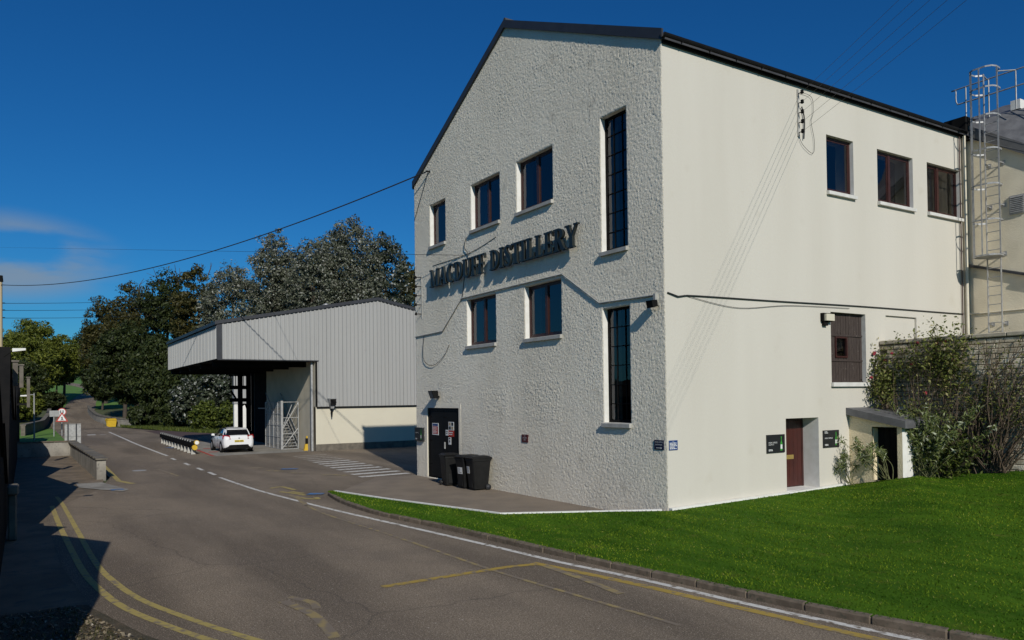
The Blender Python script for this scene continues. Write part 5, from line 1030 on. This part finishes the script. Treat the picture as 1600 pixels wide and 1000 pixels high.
for s_ in (-1, 1):
    MB().hexa([(-.26, s_*.70, .98), (-.62, s_*.82, .97), (-.62, s_*.79, .97), (-.26, s_*.66, .98), (-.66, s_*.63, 1.36), (-.98, s_*.655, 1.38), (-.98, s_*.62, 1.39), (-.66, s_*.58, 1.37)]).build('rear_pillar', M['carwhite'], car, True)
    MB().hexa([(-1.62, s_*.81, .93), (-1.70, s_*.81, .93), (-1.70, s_*.78, .93), (-1.62, s_*.78, .93), (-1.62, s_*.64, 1.40), (-1.70, s_*.64, 1.40), (-1.70, s_*.6, 1.40), (-1.62, s_*.6, 1.40)]).build('door_pillar', M['blackmatt'], car, True)
    MB().hexa([(-2.30, s_*.63, 1.37), (-2.38, s_*.62, 1.36), (-2.38, s_*.58, 1.38), (-2.30, s_*.58, 1.39), (-3.15, s_*.80, .91), (-3.25, s_*.79, .90), (-3.25, s_*.75, .91), (-3.15, s_*.75, .92)]).build('front_pillar', M['carwhite'], car, True)
    tl = MB().hexa([(.045, s_*.50, .80), (-.22, s_*.91, .84), (-.30, s_*.80, .84), (-.06, s_*.46, .80), (-.06, s_*.52, 1.0), (-.30, s_*.875, 1.05), (-.36, s_*.78, 1.05), (-.16, s_*.48, 1.0)]).build('tail_light', M['lampred'], car, True)
    mr = MB().hexa([(-2.72, s_*.84, .93), (-2.90, s_*.84, .93), (-2.90, s_*1.02, .95), (-2.74, s_*1.02, .95), (-2.72, s_*.86, 1.06), (-2.86, s_*.86, 1.06), (-2.86, s_*1.0, 1.06), (-2.74, s_*1.0, 1.06)]).build('door_mirror', M['carwhite'], car, True)
    for xx in (-.78, -3.38):
        ar = MB().lathe((xx, s_*.86 - .035, .31), [(.30, 0), (.365, .002), (.365, .07), (.30, .072)], 22, 'y').build('wheel_arch', M['blackmatt'], car, True)
        wh = MB().lathe((xx, s_*.80-.10, .31), [(.22, 0), (.30, .01), (.31, .04), (.31, .17), (.30, .20), (.22, .21)], 22, 'y').build('wheel', M['rubber'], car, True)
        MB().lathe((xx, s_*.80-.108, .31), [(.05, 0), (.20, .005), (.215, .02), (.215, .205), (.20, .22), (.05, .225)], 10, 'y').build('rim', M['steel'], wh, True)
    MB().box(-1.6, -1.42, s_*.885-.01, s_*.885+.012, .80, .83).box(-2.6, -2.42, s_*.885-.01, s_*.885+.012, .79, .82).build('door_handle', M['carwhite'], car, True)
    MB().box(-2.64, -2.63, s_*.886-.004, s_*.886+.004, .25, .9).box(-1.66, -1.65, s_*.886-.004, s_*.886+.004, .25, .9).build('door_gap', M['blackmatt'], car, True)
MB().hexa([(.05, -.68, .22), (-.2, -.86, .20), (-.2, .86, .20), (.05, .68, .22), (.05, -.46, .47), (-.12, -.76, .42), (-.12, .76, .42), (.05, .46, .47)]).build('rear_diffuser', M['blackmatt'], car, True)
MB().hexa([(-.06, -.60, .95), (-.06, .60, .95), (-.14, .62, .95), (-.14, -.62, .95), (-.24, -.60, 1.02), (-.24, .60, 1.02), (-.28, .6, 1.02), (-.28, -.6, 1.02)]).build('light_bar', M['lampred'], car, True)
MB().hexa([(-.27, -.60, 1.01), (-.27, .60, 1.01), (-.30, .6, 1.01), (-.30, -.6, 1.01), (-.66, -.53, 1.37), (-.66, .53, 1.37), (-.70, .53, 1.37), (-.70, -.53, 1.37)]).build('rear_window', M['carglass'], car, True)
MB().hexa([(-.52, -.56, 1.345), (-.52, .56, 1.345), (-.80, .58, 1.40), (-.80, -.58, 1.40), (-.52, -.56, 1.375), (-.52, .56, 1.375), (-.80, .58, 1.43), (-.80, -.58, 1.43)]).build('spoiler', M['carwhite'], car, True)
np_ = MB().hexa([(.035, -.26, .63), (.035, .26, .63), (.0, .26, .63), (.0, -.26, .63), (.02, -.26, .74), (.02, .26, .74), (.0, .26, .74), (.0, -.26, .74)]).build('number_plate', M['plate'], car, True)
q = MB()
for k, xx in enumerate((-.22, -.16, -.10, -.04, .06, .12, .18)): q.box(.030, .036, xx, xx+.035, .65, .72)
q.build('plate_characters', M['signblack'], np_, True)
MB().tube((.0, 0, .845), (.012, 0, .845), .05, n=10).build('badge', M['galv'], car, True)
# ------------------------------------------------------------------ dark sheds on the left, low wall, signs, bridge
YF = -13.6
def dark_shed(prof, label, depth=9.0):
    x0 = sum(p[0] for p in prof)/len(prof); s_ = empty('dark_shed', (x0, YF-4, G), label, 'shed', 'row of dark sheds along the left')
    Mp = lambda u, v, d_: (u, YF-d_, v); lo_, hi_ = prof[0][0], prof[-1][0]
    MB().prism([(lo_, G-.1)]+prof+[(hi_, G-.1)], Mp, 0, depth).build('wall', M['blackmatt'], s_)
    for a, b in zip(prof, prof[1:]): MB().hexa([Mp(*a, -.06), Mp(*b, -.06), Mp(*b, depth), Mp(*a, depth), Mp(a[0], a[1]+.06, -.06), Mp(b[0], b[1]+.06, -.06), Mp(b[0], b[1]+.06, depth), Mp(a[0], a[1]+.06, depth)]).build('roof_slope', M['blackmatt'], s_)
    return s_
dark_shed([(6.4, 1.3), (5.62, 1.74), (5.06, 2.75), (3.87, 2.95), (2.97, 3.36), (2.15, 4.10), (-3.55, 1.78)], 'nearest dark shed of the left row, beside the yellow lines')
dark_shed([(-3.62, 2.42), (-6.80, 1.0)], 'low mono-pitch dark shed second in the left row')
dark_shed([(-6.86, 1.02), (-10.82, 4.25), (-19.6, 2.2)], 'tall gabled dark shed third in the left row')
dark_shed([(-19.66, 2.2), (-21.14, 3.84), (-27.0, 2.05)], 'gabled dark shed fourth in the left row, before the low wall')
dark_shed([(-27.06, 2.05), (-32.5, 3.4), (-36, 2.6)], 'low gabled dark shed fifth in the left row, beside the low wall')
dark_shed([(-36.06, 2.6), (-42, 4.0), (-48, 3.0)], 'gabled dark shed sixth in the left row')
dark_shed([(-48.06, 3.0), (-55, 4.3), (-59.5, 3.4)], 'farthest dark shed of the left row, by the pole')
for (x, y, z0, z1, lab) in ((-13, -13.42, 3.3, 4.0, 'nearest'), (-21.5, -13.30, 3.4, 4.25, 'middle'), (-29.5, -13.05, 2.6, 4.0, 'farthest')):
    v_ = empty('vent_cowl', (x, y, z0), lab+' grey vent cowl on the left row of dark sheds', 'vent')
    MB().box(x-.2, x+.2, y-.10, y+.03, z0, z1).build('duct', M['plinth'], v_); MB().box(x-.24, x+.24, y-.13, y+.06, z1, z1+.05).build('cap', M['plinth'], v_)
    MB().box(x-.03, x+.03, YF-.1, y-.10, z0+.1, z0+.2).build('bracket', M['blackmatt'], v_)
wl_ = empty('wall_lamp', (-8, -13.5, 4.0), 'white lamp head on a bracket high at the left edge', 'lamp')
MB().hexa([(-8.1, -13.47, 4.02), (-7.9, -13.47, 4.02), (-7.9, -13.20, 4.06), (-8.1, -13.20, 4.06), (-8.1, -13.47, 4.10), (-7.9, -13.47, 4.10), (-7.9, -13.20, 4.11), (-8.1, -13.20, 4.11)]).build('head', M['white'], wl_); MB().tube((-8, -13.65, 3.9), (-8, -13.45, 4.06), .015).build('arm', M['blackmatt'], wl_)
sl_ = empty('street_lamp', (-60, -12.6, G), 'thin grey lamp post with a side arm by the left parapet', 'lamp post')
MB().tube((-60, -12.6, G), (-60, -12.6, 3.6), .07, .05).build('post', M['steel'], sl_); MB().tube((-60, -12.6, 3.5), (-60, -13.3, 3.45), .03).build('arm', M['steel'], sl_); MB().box(-60.12, -59.88, -13.55, -13.0, 3.36, 3.46).build('head', M['white'], sl_)
# low concrete wall with coping
lw = empty('low_wall', (-29, -11, G), 'low concrete wall with brown coping enclosing the yard on the left', 'wall')
yy = lambda x: -10.95+(x+38)*(.28/17)
MB().hexa([(-38.0, yy(-38)-.05, G-.1), (-20.95, yy(-21)-.15, G-.1), (-20.95, yy(-21)+.18, G-.1), (-38.0, yy(-38)+.25, G-.1), (-38.0, yy(-38)-.05, .50), (-20.95, yy(-21)-.15, .50), (-20.95, yy(-21)+.18, .50), (-38.0, yy(-38)+.25, .50)]).build('long_wall', M['concrete'], lw)
MB().box(-38.3, -38.002, -14, -10.72, G-.1, .52).build('end_wall', M['concrete'], lw)
for k in range(15):
    x0 = -38.1+k*1.15; x1 = x0+1.14; h_ = random.uniform(-.012, .012)
    MB().hexa([(x0, yy(x0)-.17, .502), (x1, yy(x1)-.19, .502), (x1, yy(x1)+.24, .502), (x0, yy(x0)+.26, .502), (x0, yy(x0)-.17, .57+h_), (x1, yy(x1)-.19, .57+h_), (x1, yy(x1)+.24, .57+h_), (x0, yy(x0)+.26, .57+h_)]).build('coping_stone', M['plinth'], lw)
for k in range(3): MB().bbox(-38.38, -38.0+.06, -14+k*1.1, -12.92+k*1.1, .522, .585, .01).build('coping_stone', M['kerb'], lw)
single('stone_block', MB().bbox(-7.2, -6.7, -13.55, -13.38, G, .75, .03).bbox(-7.3, -6.6, -13.56, -13.34, .752, .95, .03), M['plinth'], (-7, -13.45, G), 'squat stone pier in the shade at the left edge', 'pier')
# road signs seen past the wall
rs = empty('road_sign', (-70, -10.55, G), 'round and triangular red-bordered road signs on one post', 'road sign')
bx_, by_ = -70.0, -10.30
MB().tube((bx_-.06, by_, G), (bx_-.06, by_, 2.2), .05).build('post', M['galv'], rs)
def disc(mb, c, r, n=24, d=.02): return mb.tube((c[0]-d, c[1], c[2]), (c[0], c[1], c[2]), r, n=n)
disc(MB(), (bx_+.02, by_, 1.95), .36).build('round_plate', M['signred'], rs); disc(MB(), (bx_+.028, by_, 1.95), .29, d=.006).build('round_face', M['signwhite'], rs)
MB().box(bx_+.03, bx_+.036, by_-.14, by_-.06, 1.80, 2.1).box(bx_+.03, bx_+.036, by_+.05, by_+.13, 1.80, 2.1).build('arrows', M['signblack'], rs)
tri = lambda s_, zc: [(by_-.52*s_, zc-.30*s_), (by_+.52*s_, zc-.30*s_), (by_, zc+.60*s_)]
Mx = lambda u, v, d_: (bx_+d_, u, v)
MB().prism(tri(1, 1.33), Mx, .03, .05).build('triangle_plate', M['signred'], rs); MB().prism(tri(.68, 1.33), Mx, .05, .056).build('triangle_face', M['signwhite'], rs)
MB().prism([(by_-.12, 1.16), (by_-.02, 1.30), (by_-.08, 1.42), (by_+.02, 1.50), (by_+.06, 1.40), (by_+.05, 1.30), (by_+.14, 1.16), (by_+.06, 1.16), (by_+.01, 1.25), (by_-.05, 1.16)], Mx, .057, .06).build('pictogram', M['signblack'], rs)
gs_ = empty('grey_sign', (-68, -11.0, G), 'grey back of a rectangular sign on a post beside the red-bordered signs', 'road sign')
MB().tube((-68, -11.0, G), (-68, -11.0, 2.0), .05).build('post', M['galv'], gs_); MB().box(-67.95, -67.92, -11.35, -10.55, 1.55, 2.1).build('plate', M['steel'], gs_)
bs = empty('sign_back', (-45, -10.6, G), 'square metal sign seen from behind with two dark rails, above the low wall', 'road sign')
MB().box(-45, -44.97, -11.02, -10.08, .1, 1.40).build('plate', M['galv'], bs)
for y_ in (-10.83, -10.35): MB().box(-44.968, -44.92, y_-.035, y_+.035, G, 1.40).build('rail', M['flash'], bs)
for z_ in (1.36, .55): MB().box(-44.969, -44.94, -11.02, -10.08, z_, z_+.035).build('cross_bar', M['steel'], bs)
def parapet(name, pts, hgt, th, label, m):
    w_ = empty(name, (pts[0][0], pts[0][1], H(pts[0][0])), label, 'parapet'); p = spline(pts, 24)
    for part, z0, z1, t_, mm in (('wall', -.2, hgt, th, m), ('coping', hgt+.002, hgt+.14, th+.12, M['plinth'])):
        d_ = np.gradient(p, axis=0); d_ /= np.linalg.norm(d_, axis=1)[:, None]; n_ = np.stack([-d_[:, 1], d_[:, 0]], 1)*t_/2; vs_ = []
        for k in range(24):
            zb = H(p[k, 0]); a, b = p[k]-n_[k], p[k]+n_[k]; vs_ += [(*a, zb+z0), (*b, zb+z0), (*b, zb+z1), (*a, zb+z1)]
        fs = [(0, 1, 2, 3), (92, 93, 94, 95)]
        for k in range(23):
            for j in range(4): fs.append((4*k+j, 4*k+(j+1) % 4, 4*k+4+(j+1) % 4, 4*k+4+j))
        MB().add(vs_, fs).build(part, mm, w_)
parapet('bridge_parapet', [(-72, -13.4), (-80, -12.7), (-90, -11.7), (-102, -10.8), (-114, -10.3)], .95, .35, 'stone bridge parapet curving up on the left of the road', M['plinth'])
parapet('bridge_parapet', [(-91, -1.6), (-95, -3.6), (-101, -5.0), (-112, -5.2), (-122, -4.9)], .85, .35, 'pale bridge parapet on the right of the road beside the yellow grit bin', M['concrete'])
GX, GY = -6.0, -2.4
gb = empty('grit_bin', (-88+GX, -1.9+GY, H(-93.5)), 'yellow grit bin by the right bridge parapet', 'grit bin')
MB().hexa([(-88.3+GX, -2.15+GY, H(-93.5)-.05), (-87.6+GX, -2.3+GY, H(-93.5)-.05), (-87.6+GX, -1.3+GY, H(-93.5)-.05), (-88.4+GX, -1.3+GY, H(-93.5)-.05), (-88.5+GX, -2.4+GY, .55), (-87.5+GX, -2.4+GY, .55), (-87.5+GX, -1.2+GY, .55), (-88.5+GX, -1.2+GY, .55)]).build('body', M['yellow'], gb); MB().hexa([(-88.55+GX, -2.45+GY, .552), (-87.45+GX, -2.45+GY, .552), (-87.45+GX, -1.15+GY, .552), (-88.55+GX, -1.15+GY, .552), (-88.35+GX, -2.35+GY, .8), (-87.6+GX, -2.35+GY, .66), (-87.6+GX, -1.25+GY, .66), (-88.35+GX, -1.25+GY, .8)]).build('lid', M['yellow'], gb)

# ------------------------------------------------------------------ trees
def leaf_mesh(name, C_, Nn, size, aspect, m, parent, rs_, droop=0.0):
    n = len(C_); a = rs_.normal(0, 1, (n, 3)); a -= Nn*np.sum(a*Nn, 1)[:, None]; a /= np.linalg.norm(a, axis=1)[:, None]+1e-9; b = np.cross(Nn, a)
    s_ = size*(0.6+0.8*rs_.random(n))[:, None]; a = a*s_; b = b*s_*aspect
    tip = C_+a; tip[:, 2] -= droop*s_[:, 0]
    V = np.stack([C_-a, C_+b*.8, tip, C_-b*.8], 1).reshape(-1, 3); return np_mesh(name, V, np.arange(4*n).reshape(-1, 4), m, parent)
TREES = 0
def tree(px, D, top, half, m, label, name='tree', leaf=.21, nleaf=15000, seed=0, low=.22, flat=.75, group=None, clumps=270, bare=False, cat='tree', spike=0.0, lobe=.34):
    rs_ = np.random.default_rng(seed+100); b = pix(px, 630, D); base = (b.x, b.y, H(b.x)); zt = pix(px, top, D).z; h = zt-base[2]; R = half*D/1205
    t_ = empty(name, base, label, cat, group)
    c0 = np.array([b.x, b.y, base[2]+h*(low+1)/2]); rad = np.array([R, R*.9, h*(1-low)/2])
    lobes = rs_.normal(0, 1, (9, 3)); lobes /= np.linalg.norm(lobes, axis=1)[:, None]; lobes[:, 2] = np.abs(lobes[:, 2])*.8+lobes[:, 2]*.2
    d_ = rs_.normal(0, 1, (clumps, 3)); d_ /= np.linalg.norm(d_, axis=1)[:, None]
    k = (1.08-lobe)+lobe*np.max(d_@lobes.T, axis=1)**3+spike*np.maximum(d_[:, 2], 0)**4
    rr = (0.45+0.60*rs_.random(clumps)**.5)*k; cc = c0+d_*rad*rr[:, None]
    cr_ = (0.12+0.20*rs_.random(clumps)**1.3)*min(R, h*.4); cr_ = np.minimum(cr_, 1.9); per = rs_.integers(0, clumps, nleaf)
    dl = rs_.normal(0, 1, (nleaf, 3)); dl /= np.linalg.norm(dl, axis=1)[:, None]; q = cr_[per]*(0.35+0.65*rs_.random(nleaf)**.5)
    C_ = cc[per]+dl*q[:, None]*np.array([1.1, 1.1, .75]); keep = C_[:, 2] > base[2]+.15; C_ = C_[keep]; dl = dl[keep]
    Nn = dl*.7+rs_.normal(0, .55, C_.shape)+np.array([0, 0, .35]); Nn /= np.linalg.norm(Nn, axis=1)[:, None]
    leaf_mesh('crown', C_, Nn, leaf, .62, m, t_, rs_, .3)
    tr = MB(); r0 = max(.12, h*.018); top_p = c0+np.array([0, 0, rad[2]*.5]); bas = Vector(base)
    tr.path([tuple(base), (base[0]+.1, base[1]+.1, base[2]+h*.25), tuple(c0), tuple(top_p)], r0, 8, [r0*1.2, r0, r0*.6, r0*.2]); tr.build('trunk', M['bark'], t_)
    for j in range(5):
        e = cc[rs_.integers(0, clumps)]; s_ = np.array([base[0], base[1], base[2]+h*(.25+.35*rs_.random())]); mid = (s_+e)/2+np.array([0, 0, .08*h])
        MB().path([tuple(s_), tuple(mid), tuple(e)], r0*.3, 6, [r0*.45, r0*.3, r0*.08]).build('limb', M['bark'], t_)
    if bare:
        for j in range(4):
            s_ = c0+np.array([rs_.normal(0, .3*R), rs_.normal(0, .2*R), rad[2]*.85]); e = s_+np.array([rs_.normal(0, .9), rs_.normal(0, .9), rs_.uniform(1.5, 3.0)]); m_ = (s_+e)/2+rs_.normal(0, .3, 3)
            MB().path([tuple(s_), tuple(m_), tuple(e)], .05, 5, [.09, .06, .025]).path([tuple(m_), tuple(m_+np.array([rs_.normal(0, .7), rs_.normal(0, .7), .8]))], .03, 4, [.05, .02]).build('bare_branch', M['bark'], t_)
    return t_
gl, gd, gsil, gb_ = 'sunlit trees left of the lane', 'dark trees beyond the loading shed', 'silver-leaved trees behind the shed', 'bushes below the trees'
spec = [
 (8, 150, 512, 42, 'lf_bright', 'yellow-green tree at the left edge beside the pole', gl, {'low': .05}), (58, 138, 500, 44, 'lf_bright', 'large yellow-green tree left of the lane behind the road signs', gl, {'nleaf': 25500, 'low': .05}),
 (34, 128, 520, 46, 'lf_bright', 'broad yellow-green tree nearest the camera in the left group', gl, {'nleaf': 22000, 'low': .05}), (100, 148, 527, 30, 'lf_bright', 'yellow-green tree leaning over the lane, nearest to it', gl, {'low': .22}), (30, 120, 566, 40, 'lf_mid', 'darker green low tree under the yellow-green ones at the left', gl, {'low': .02}), (88, 160, 560, 38, 'lf_dark', 'dark low tree in shade beside the lane', gl, {'low': .25}),
 (28, 100, 598, 36, 'lf_bright', 'sunlit yellow-green bush at the left edge behind the lamp post', gl, {'low': -.1, 'cat': 'bush', 'name': 'bush', 'leaf': .2}), (74, 122, 612, 26, 'lf_dark', 'dark bush in shade behind the road signs', gl, {'low': -.1, 'cat': 'bush', 'name': 'bush', 'leaf': .22}),
 (140, 175, 512, 34, 'lf_dark', 'distant dark tree closing the lane on the right', gd, {'low': .12}), (165, 140, 470, 40, 'lf_gold', 'olive-topped tree at the left end of the dark wood', gd, {'nleaf': 20400, 'low': .12}),
 (214, 128, 452, 46, 'lf_gold', 'olive-brown topped tree in the middle of the dark wood', gd, {'nleaf': 23800, 'bare': True, 'low': .08}), (262, 120, 432, 46, 'lf_dark', 'tallest dark tree with bare twigs at its top', gd, {'nleaf': 25500, 'bare': True, 'low': .08}),
 (312, 114, 424, 42, 'lf_gold', 'olive tree between the dark wood and the silver trees', gd, {'nleaf': 20400, 'bare': True, 'low': .08}), (195, 108, 500, 46, 'lf_dark', 'dark dense tree in front of the wood right of the bridge', gd, {'nleaf': 23800, 'low': .04}),
 (248, 102, 520, 50, 'lf_mid', 'broad dark green tree in front of the wood beside the canopy', gd, {'nleaf': 23800, 'low': .04}), (160, 124, 560, 30, 'lf_dark', 'low dark tree at the right bridge parapet', gd, {'low': .1}),
 (285, 96, 560, 40, 'lf_dark', 'dark low tree under the canopy end', gd, {'low': .05}),
 (365, 100, 415, 48, 'lf_silver', 'silver tree at the left end of the pale row', gsil, {'nleaf': 26000, 'leaf': .16, 'lobe': .16, 'clumps': 480}), (428, 97, 372, 40, 'lf_silver', 'silver tree with a wispy pointed top crossing the thick cable', gsil, {'nleaf': 26000, 'leaf': .15, 'spike': .12, 'lobe': .2, 'clumps': 480}),
 (492, 93, 378, 44, 'lf_silver', 'silver tree just right of the wispy one', gsil, {'nleaf': 26000, 'leaf': .15, 'lobe': .16, 'clumps': 520}), (552, 95, 350, 52, 'lf_silver', 'tallest broad silver tree above the shed ridge', gsil, {'nleaf': 36000, 'leaf': .15, 'lobe': .16, 'clumps': 520}),
 (460, 99, 392, 46, 'lf_silver', 'silver tree filling the gap between the wispy and the tall ones', gsil, {'nleaf': 24000, 'leaf': .15, 'lobe': .16, 'clumps': 480}), (522, 98, 366, 44, 'lf_silver', 'silver tree set back left of the tallest', gsil, {'nleaf': 24000, 'leaf': .15, 'lobe': .16, 'clumps': 480}),
 (604, 99, 372, 40, 'lf_silver_dim', 'silver tree next to the gable corner', gsil, {'nleaf': 24000, 'leaf': .16, 'lobe': .16, 'clumps': 480}), (640, 106, 400, 34, 'lf_gold', 'olive tree showing beside the gable corner', gsil, {'nleaf': 9000}), (450, 110, 430, 60, 'lf_dark', 'dark tree deep behind the silver trees', gsil, {'nleaf': 20400}), (560, 112, 430, 70, 'lf_dark', 'dark broad tree behind the shed ridge', gsil, {'nleaf': 20400}),
 (300, 86, 590, 34, 'lf_silver_dim', 'silvery young tree below the canopy end', gb_, {'low': .0, 'leaf': .2, 'nleaf': 8000}), (345, 84, 578, 36, 'lf_silver_dim', 'taller silvery young tree framed under the canopy', gb_, {'low': .0, 'leaf': .2, 'nleaf': 10000}), (385, 86, 572, 30, 'lf_silver_dim', 'silvery young tree beside the gantry', gb_, {'low': .0, 'leaf': .2, 'nleaf': 8000}),
 (322, 80, 628, 26, 'lf_bush', 'bright green bush under the canopy left of the car', gb_, {'low': -.1, 'leaf': .16, 'nleaf': 6000, 'cat': 'bush', 'name': 'bush'}), (362, 78, 626, 24, 'lf_bush', 'bright green bush above the white car', gb_, {'low': -.1, 'leaf': .16, 'nleaf': 6000, 'cat': 'bush', 'name': 'bush'}), (275, 88, 626, 28, 'lf_mid', 'green bush left of the canopy bushes', gb_, {'low': -.1, 'leaf': .18, 'nleaf': 5000, 'cat': 'bush', 'name': 'bush'}), (228, 94, 630, 30, 'lf_dark', 'dark bush at the edge of the grass verge', gb_, {'low': -.1, 'leaf': .2, 'nleaf': 5000, 'cat': 'bush', 'name': 'bush'})]
for k, (px, D, top, half, m, lab, grp, kw) in enumerate(spec): tree(px, D, top, half, M[m], lab, seed=k, group=grp, **kw)
# grass along the verge under the trees
N = 16000; x = rng.uniform(-96, -62, N); y = np.interp(x, [-92, -72, -66, -60], [-3.2, -.2, 1.1, 3.3])+rng.random(N)**1.5*9; c = np.stack([x, y, np.array([H(v) for v in x])+.01], 1)
an = rng.random(N)*6.28; sd = np.stack([np.cos(an), np.sin(an), 0*an], 1)*.035; tp = np.stack([rng.normal(0, .06, N), rng.normal(0, .06, N), rng.uniform(.08, .38, N)], 1)
tag(np_mesh('verge_grass', np.stack([c-sd, c+sd, c+tp], 1).reshape(-1, 3), np.arange(3*N).reshape(-1, 3), M['lf_bush']), 'rough grass along the verge below the trees', 'grass', kind='stuff')

# ------------------------------------------------------------------ shrubs against the brick wall
def lawn_z(x, y): 
    return 0.0+0.15*max(x, 0)+0.026*max(y, 0) if y < 8.9 else .5
def shrub(name, label, base, stems, leaf, m, nper, seed, spread, hgt, lean=(0, 0), aspect=.35, stem_m=None, flowers=0, start=.35, tuft=False, droop=.2, curl=.25, cat='shrub', hv=(.55, .5), r=.012, ymax=YW-.04):
    rs_ = np.random.default_rng(seed); s0 = empty(name, base, label, cat); C_, N_, fl_ = [], [], []
    for k in range(stems):
        b = np.array(base)+np.array([rs_.normal(0, spread[0]*.25), rs_.normal(0, spread[1]*.25), 0]); h = hgt*(hv[0]+hv[1]*rs_.random())
        e = b+np.array([rs_.normal(lean[0], spread[0]), rs_.normal(lean[1], spread[1]), h]); e[1] = min(e[1], ymax); m1 = b*.6+e*.4+np.array([rs_.normal(0, curl*.5), rs_.normal(0, curl*.3), h*.12]); m1[1] = min(m1[1], ymax)
        p = spline([b, m1, e], 14); p[:, 0] = np.maximum(p[:, 0], .06)
        st_ = MB().path([tuple(v) for v in p], r, 5, list(np.linspace(r, r*.35, 14))); st_.build('stem', stem_m or M['twig'], s0)
        n = int(nper*(.6+.8*rs_.random())); t = (start+(1-start)*rs_.random(n)**(.45 if tuft else .9)); pos = np.stack([np.interp(t, np.linspace(0, 1, 14), p[:, j]) for j in range(3)], 1)
        sp = .05 if tuft else .17; pos += rs_.normal(0, sp, (n, 3)); pos[:, 1] = np.minimum(pos[:, 1], ymax); pos[:, 0] = np.maximum(pos[:, 0], .05); C_.append(pos)
        if flowers and k < flowers: fl_.append(p[-1])
    C_ = np.concatenate(C_); n = len(C_); Nn = rs_.normal(0, .7, (n, 3))+np.array([.25, -.35, .55]); Nn /= np.linalg.norm(Nn, axis=1)[:, None]
    leaf_mesh('foliage', C_, Nn, leaf, aspect, m, s0, rs_, droop)
    for q in fl_:
        nn_ = 26; dl = rs_.normal(0, 1, (nn_, 3)); dl /= np.linalg.norm(dl, axis=1)[:, None]
        leaf_mesh('flower', np.array(q)+np.array([0, -.06, .05])+dl*.035*np.array([1, 1, .6]), dl, .04, .8, M['petal'], s0, rs_)
    return s0
shrub('climbing_rose', 'leafy climbing rose with red blooms along the top of the brick wall', (1.3, 8.45, .4), 40, .048, M['lf_rose'], 40, 1, (.80, .15), 3.95, (-.05, .1), .6, M['twig'], 9, .78, ymax=8.72, hv=(.80, .25))
shrub('climbing_rose', 'tall thin rose stems rising above the wall before the cream downpipe', (2.1, 8.5, .45), 9, .05, M['lf_rose'], 130, 2, (.28, .1), 4.3, (.3, .1), .6, M['twig'], 0, .72, ymax=8.72)
shrub('bare_climber', 'dark bare twiggy climber spread over the right half of the brick wall', (3.1, 8.6, .55), 95, .035, M['lf_rose'], 20, 3, (1.05, .10), 3.5, (.35, .05), .6, M['twig'], 0, .5, curl=.8, r=.016, ymax=8.74)
shrub('leafy_shrub', 'tall leafy shrub with pale leaf tips in front of the brick wall', (1.9, 7.8, .42), 46, .075, M['lf_olea'], 60, 4, (.65, .25), 1.9, (0, .1), .28, M['twigpale'], 0, .2, tuft=True)
shrub('dense_shrub', 'dense dark green shrub at the foot of the brick wall', (2.2, 8.1, .45), 44, .055, M['lf_bush'], 62, 5, (.6, .25), 1.15, (.0, 0), .45, M['twig'], 0, .05)
shrub('slender_shrub', 'slender plant with narrow leaves leaning out past the lean-to doorway', (1.35, 6.95, .38), 11, .07, M['lf_olea'], 80, 6, (.32, .16), 1.15, (-.55, -.15), .22, M['twigpale'], 0, .6, tuft=True)
shrub('slender_shrub', 'low narrow-leaved plant against the sunlit wall beside the right black sign', (.35, 6.75, .15), 8, .06, M['lf_olea'], 46, 7, (.16, .22), .95, (0, -.1), .22, M['twigpale'], 0, .55, tuft=True)
shrub('wall_creeper', 'thin leafy creeper above the lean-to roof beside the boarded opening', (.5, 8.35, 2.3), 12, .045, M['lf_rose'], 70, 8, (.16, .14), 1.25, (-.1, 0), .6, M['twig'], 1, .2, ymax=8.7)
shrub('rambling_rose', 'arching rose stems with pale leaves above the lean-to roof', (1.6, 8.2, .5), 14, .05, M['lf_rose'], 40, 9, (.6, .2), 2.6, (-.25, 0), .5, M['twigpale'], 1, .6, ymax=8.7)
